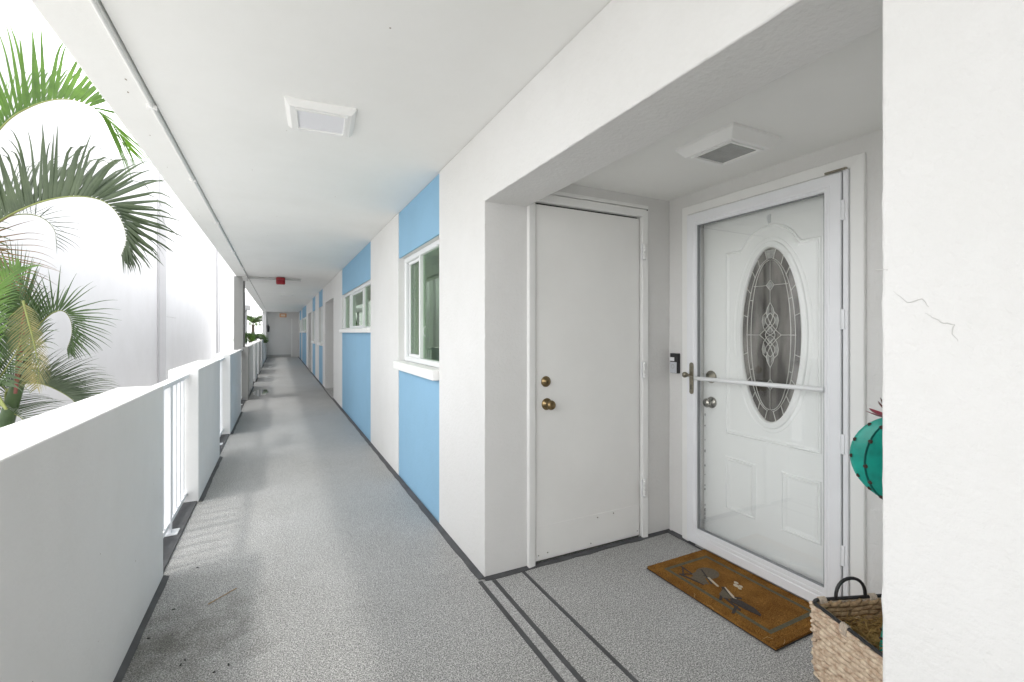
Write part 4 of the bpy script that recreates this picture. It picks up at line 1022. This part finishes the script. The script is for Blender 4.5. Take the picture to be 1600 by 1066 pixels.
frond(pB, path([(10, 640, 3.8), (-10, 610, 3.8), (10, 575, 3.8), (30, 540, 3.8), (36, 500, 3.9), (30, 460, 3.9)]), .40, 44, 'leaf_green', lambda f, tg: CF*-1, w=.020, fwd=.5, grav=.3, both=True, start=.15)
frond(pB, path([(36, 470, 3.7), (44, 500, 3.7), (54, 540, 3.7), (60, 575, 3.7), (58, 605, 3.7)]), .20, 34, mat('tan_leaflet', (.26, .22, .08), .55, trans=.3, var2=(.11, .12, .04), vscale=10), lambda f, tg: CF*-1, w=.014, fwd=.7, grav=.2, both=True, start=.05)
frond(pB, path([(0, 640, 4.0), (-20, 618, 4.0), (10, 640, 4.0), (35, 655, 4.0), (50, 680, 4.0)]), .34, 30, 'leaf_olive', lambda f, tg: UPV, w=.014, fwd=.8, grav=.7, spread=.9, start=.2)
frond(pB, path([(0, 640, 4.2), (-30, 600, 4.2), (-40, 520, 4.2), (-20, 470, 4.2), (10, 440, 4.3)]), .40, 40, 'leaf_olive', cvx, w=.020, fwd=.6, grav=.3, spread=.6, start=.2)

def far_palm(loc, s_, label, seed):
    random.seed(seed); t = thing('palm_tree', label, 'palm tree', loc, 'palms in the court past the column'); c0 = Vector(loc)
    WL[t.name] = c0
    put('trunk', MB().tube([Vector((c0.x, c0.y, -2.9)), c0], [.13, .08], 8), 'bark', t)
    for k in range(12):
        a = k*2*math.pi/12+random.uniform(-.2, .2); h_ = Vector((math.cos(a), math.sin(a), 0)); e = random.uniform(.3, 1.0); L1 = s_*random.uniform(.85, 1.1)
        frond(t, [c0, c0+h_*.3*L1+UPV*.45*L1*e, c0+h_*.7*L1+UPV*.6*L1*e, c0+h_*1.0*L1+UPV*.35*L1*e, c0+h_*1.1*L1-UPV*.1*L1], .42*s_, 26, 'leaf_green' if k % 3 else 'leaf_bright', lambda f, tg: UPV, w=.04, grav=.5, curl=.6, spread=.9)
far_palm((-1.0, 21.5, .95), .52, 'green palm crown past the column, above the distant railings', 3)
far_palm((-1.2, 28.0, 1.75), .68, 'farther palm with curled fronds above the nearer one past the column', 5)

# ------------------------------------------------------------------ trees across the lawn, opposite the front door
lawn = put('lawn', MB().box(-24, -17, -14, 6.5, -2.899, -2.85), 'grass'); tag(lawn, kind='structure')
def shade_tree(x, y, h, r, label, seed):
    random.seed(seed); t = thing('shade_tree', label, 'tree', (x, y, -2.85), 'trees across the lawn, out of view')
    tr = MB().tube([(x, y, -2.85), (x+.1, y, -2.85+h*.3), (x, y+.1, -2.85+h*.55)], [.2, .15, .1], 8)
    for k in range(5):
        a = k*1.26; tr.tube([(x, y, -2.85+h*.45), (x+math.cos(a)*r*.4, y+math.sin(a)*r*.4, -2.85+h*.7), (x+math.cos(a)*r*.7, y+math.sin(a)*r*.7, -2.85+h*.8)], [.08, .05, .02], 6)
    put('trunk', tr, 'bark', t)
    cr_ = MB()
    for k in range(2600):
        v = Vector((random.gauss(0, 1), random.gauss(0, 1), random.gauss(0, 1))).normalized()*r*random.uniform(.45, 1)**.6
        p = Vector((x, y, -2.85+h*.72))+Vector((v.x, v.y, v.z*.6)); 
        if math.sin(v.x*3+seed)+math.sin(v.y*3.3)+math.sin(v.z*4) < -.6: continue
        d1 = Vector((random.gauss(0, 1), random.gauss(0, 1), random.gauss(0, 1))).normalized(); d2 = d1.orthogonal().normalized(); q = random.uniform(.07, .14)
        cr_.add([p-d1*q, p+d2*q*.5, p+d1*q, p-d2*q*.5], [(0, 1, 2, 3)])
    tag(put('crown', cr_, 'leaf_green', t), kind='stuff')
for i, (x, y, h, r) in enumerate(((-19, -9, 5.6, 1.8), (-21, -3, 4.8, 1.5), (-20, 2.5, 6.0, 1.8))):
    shade_tree(x, y, h, r, ['round leafy tree across the lawn, farthest behind the photographer', 'shortest of the leafy trees across the lawn', 'tallest leafy tree across the lawn, facing the front door'][i], i+1)
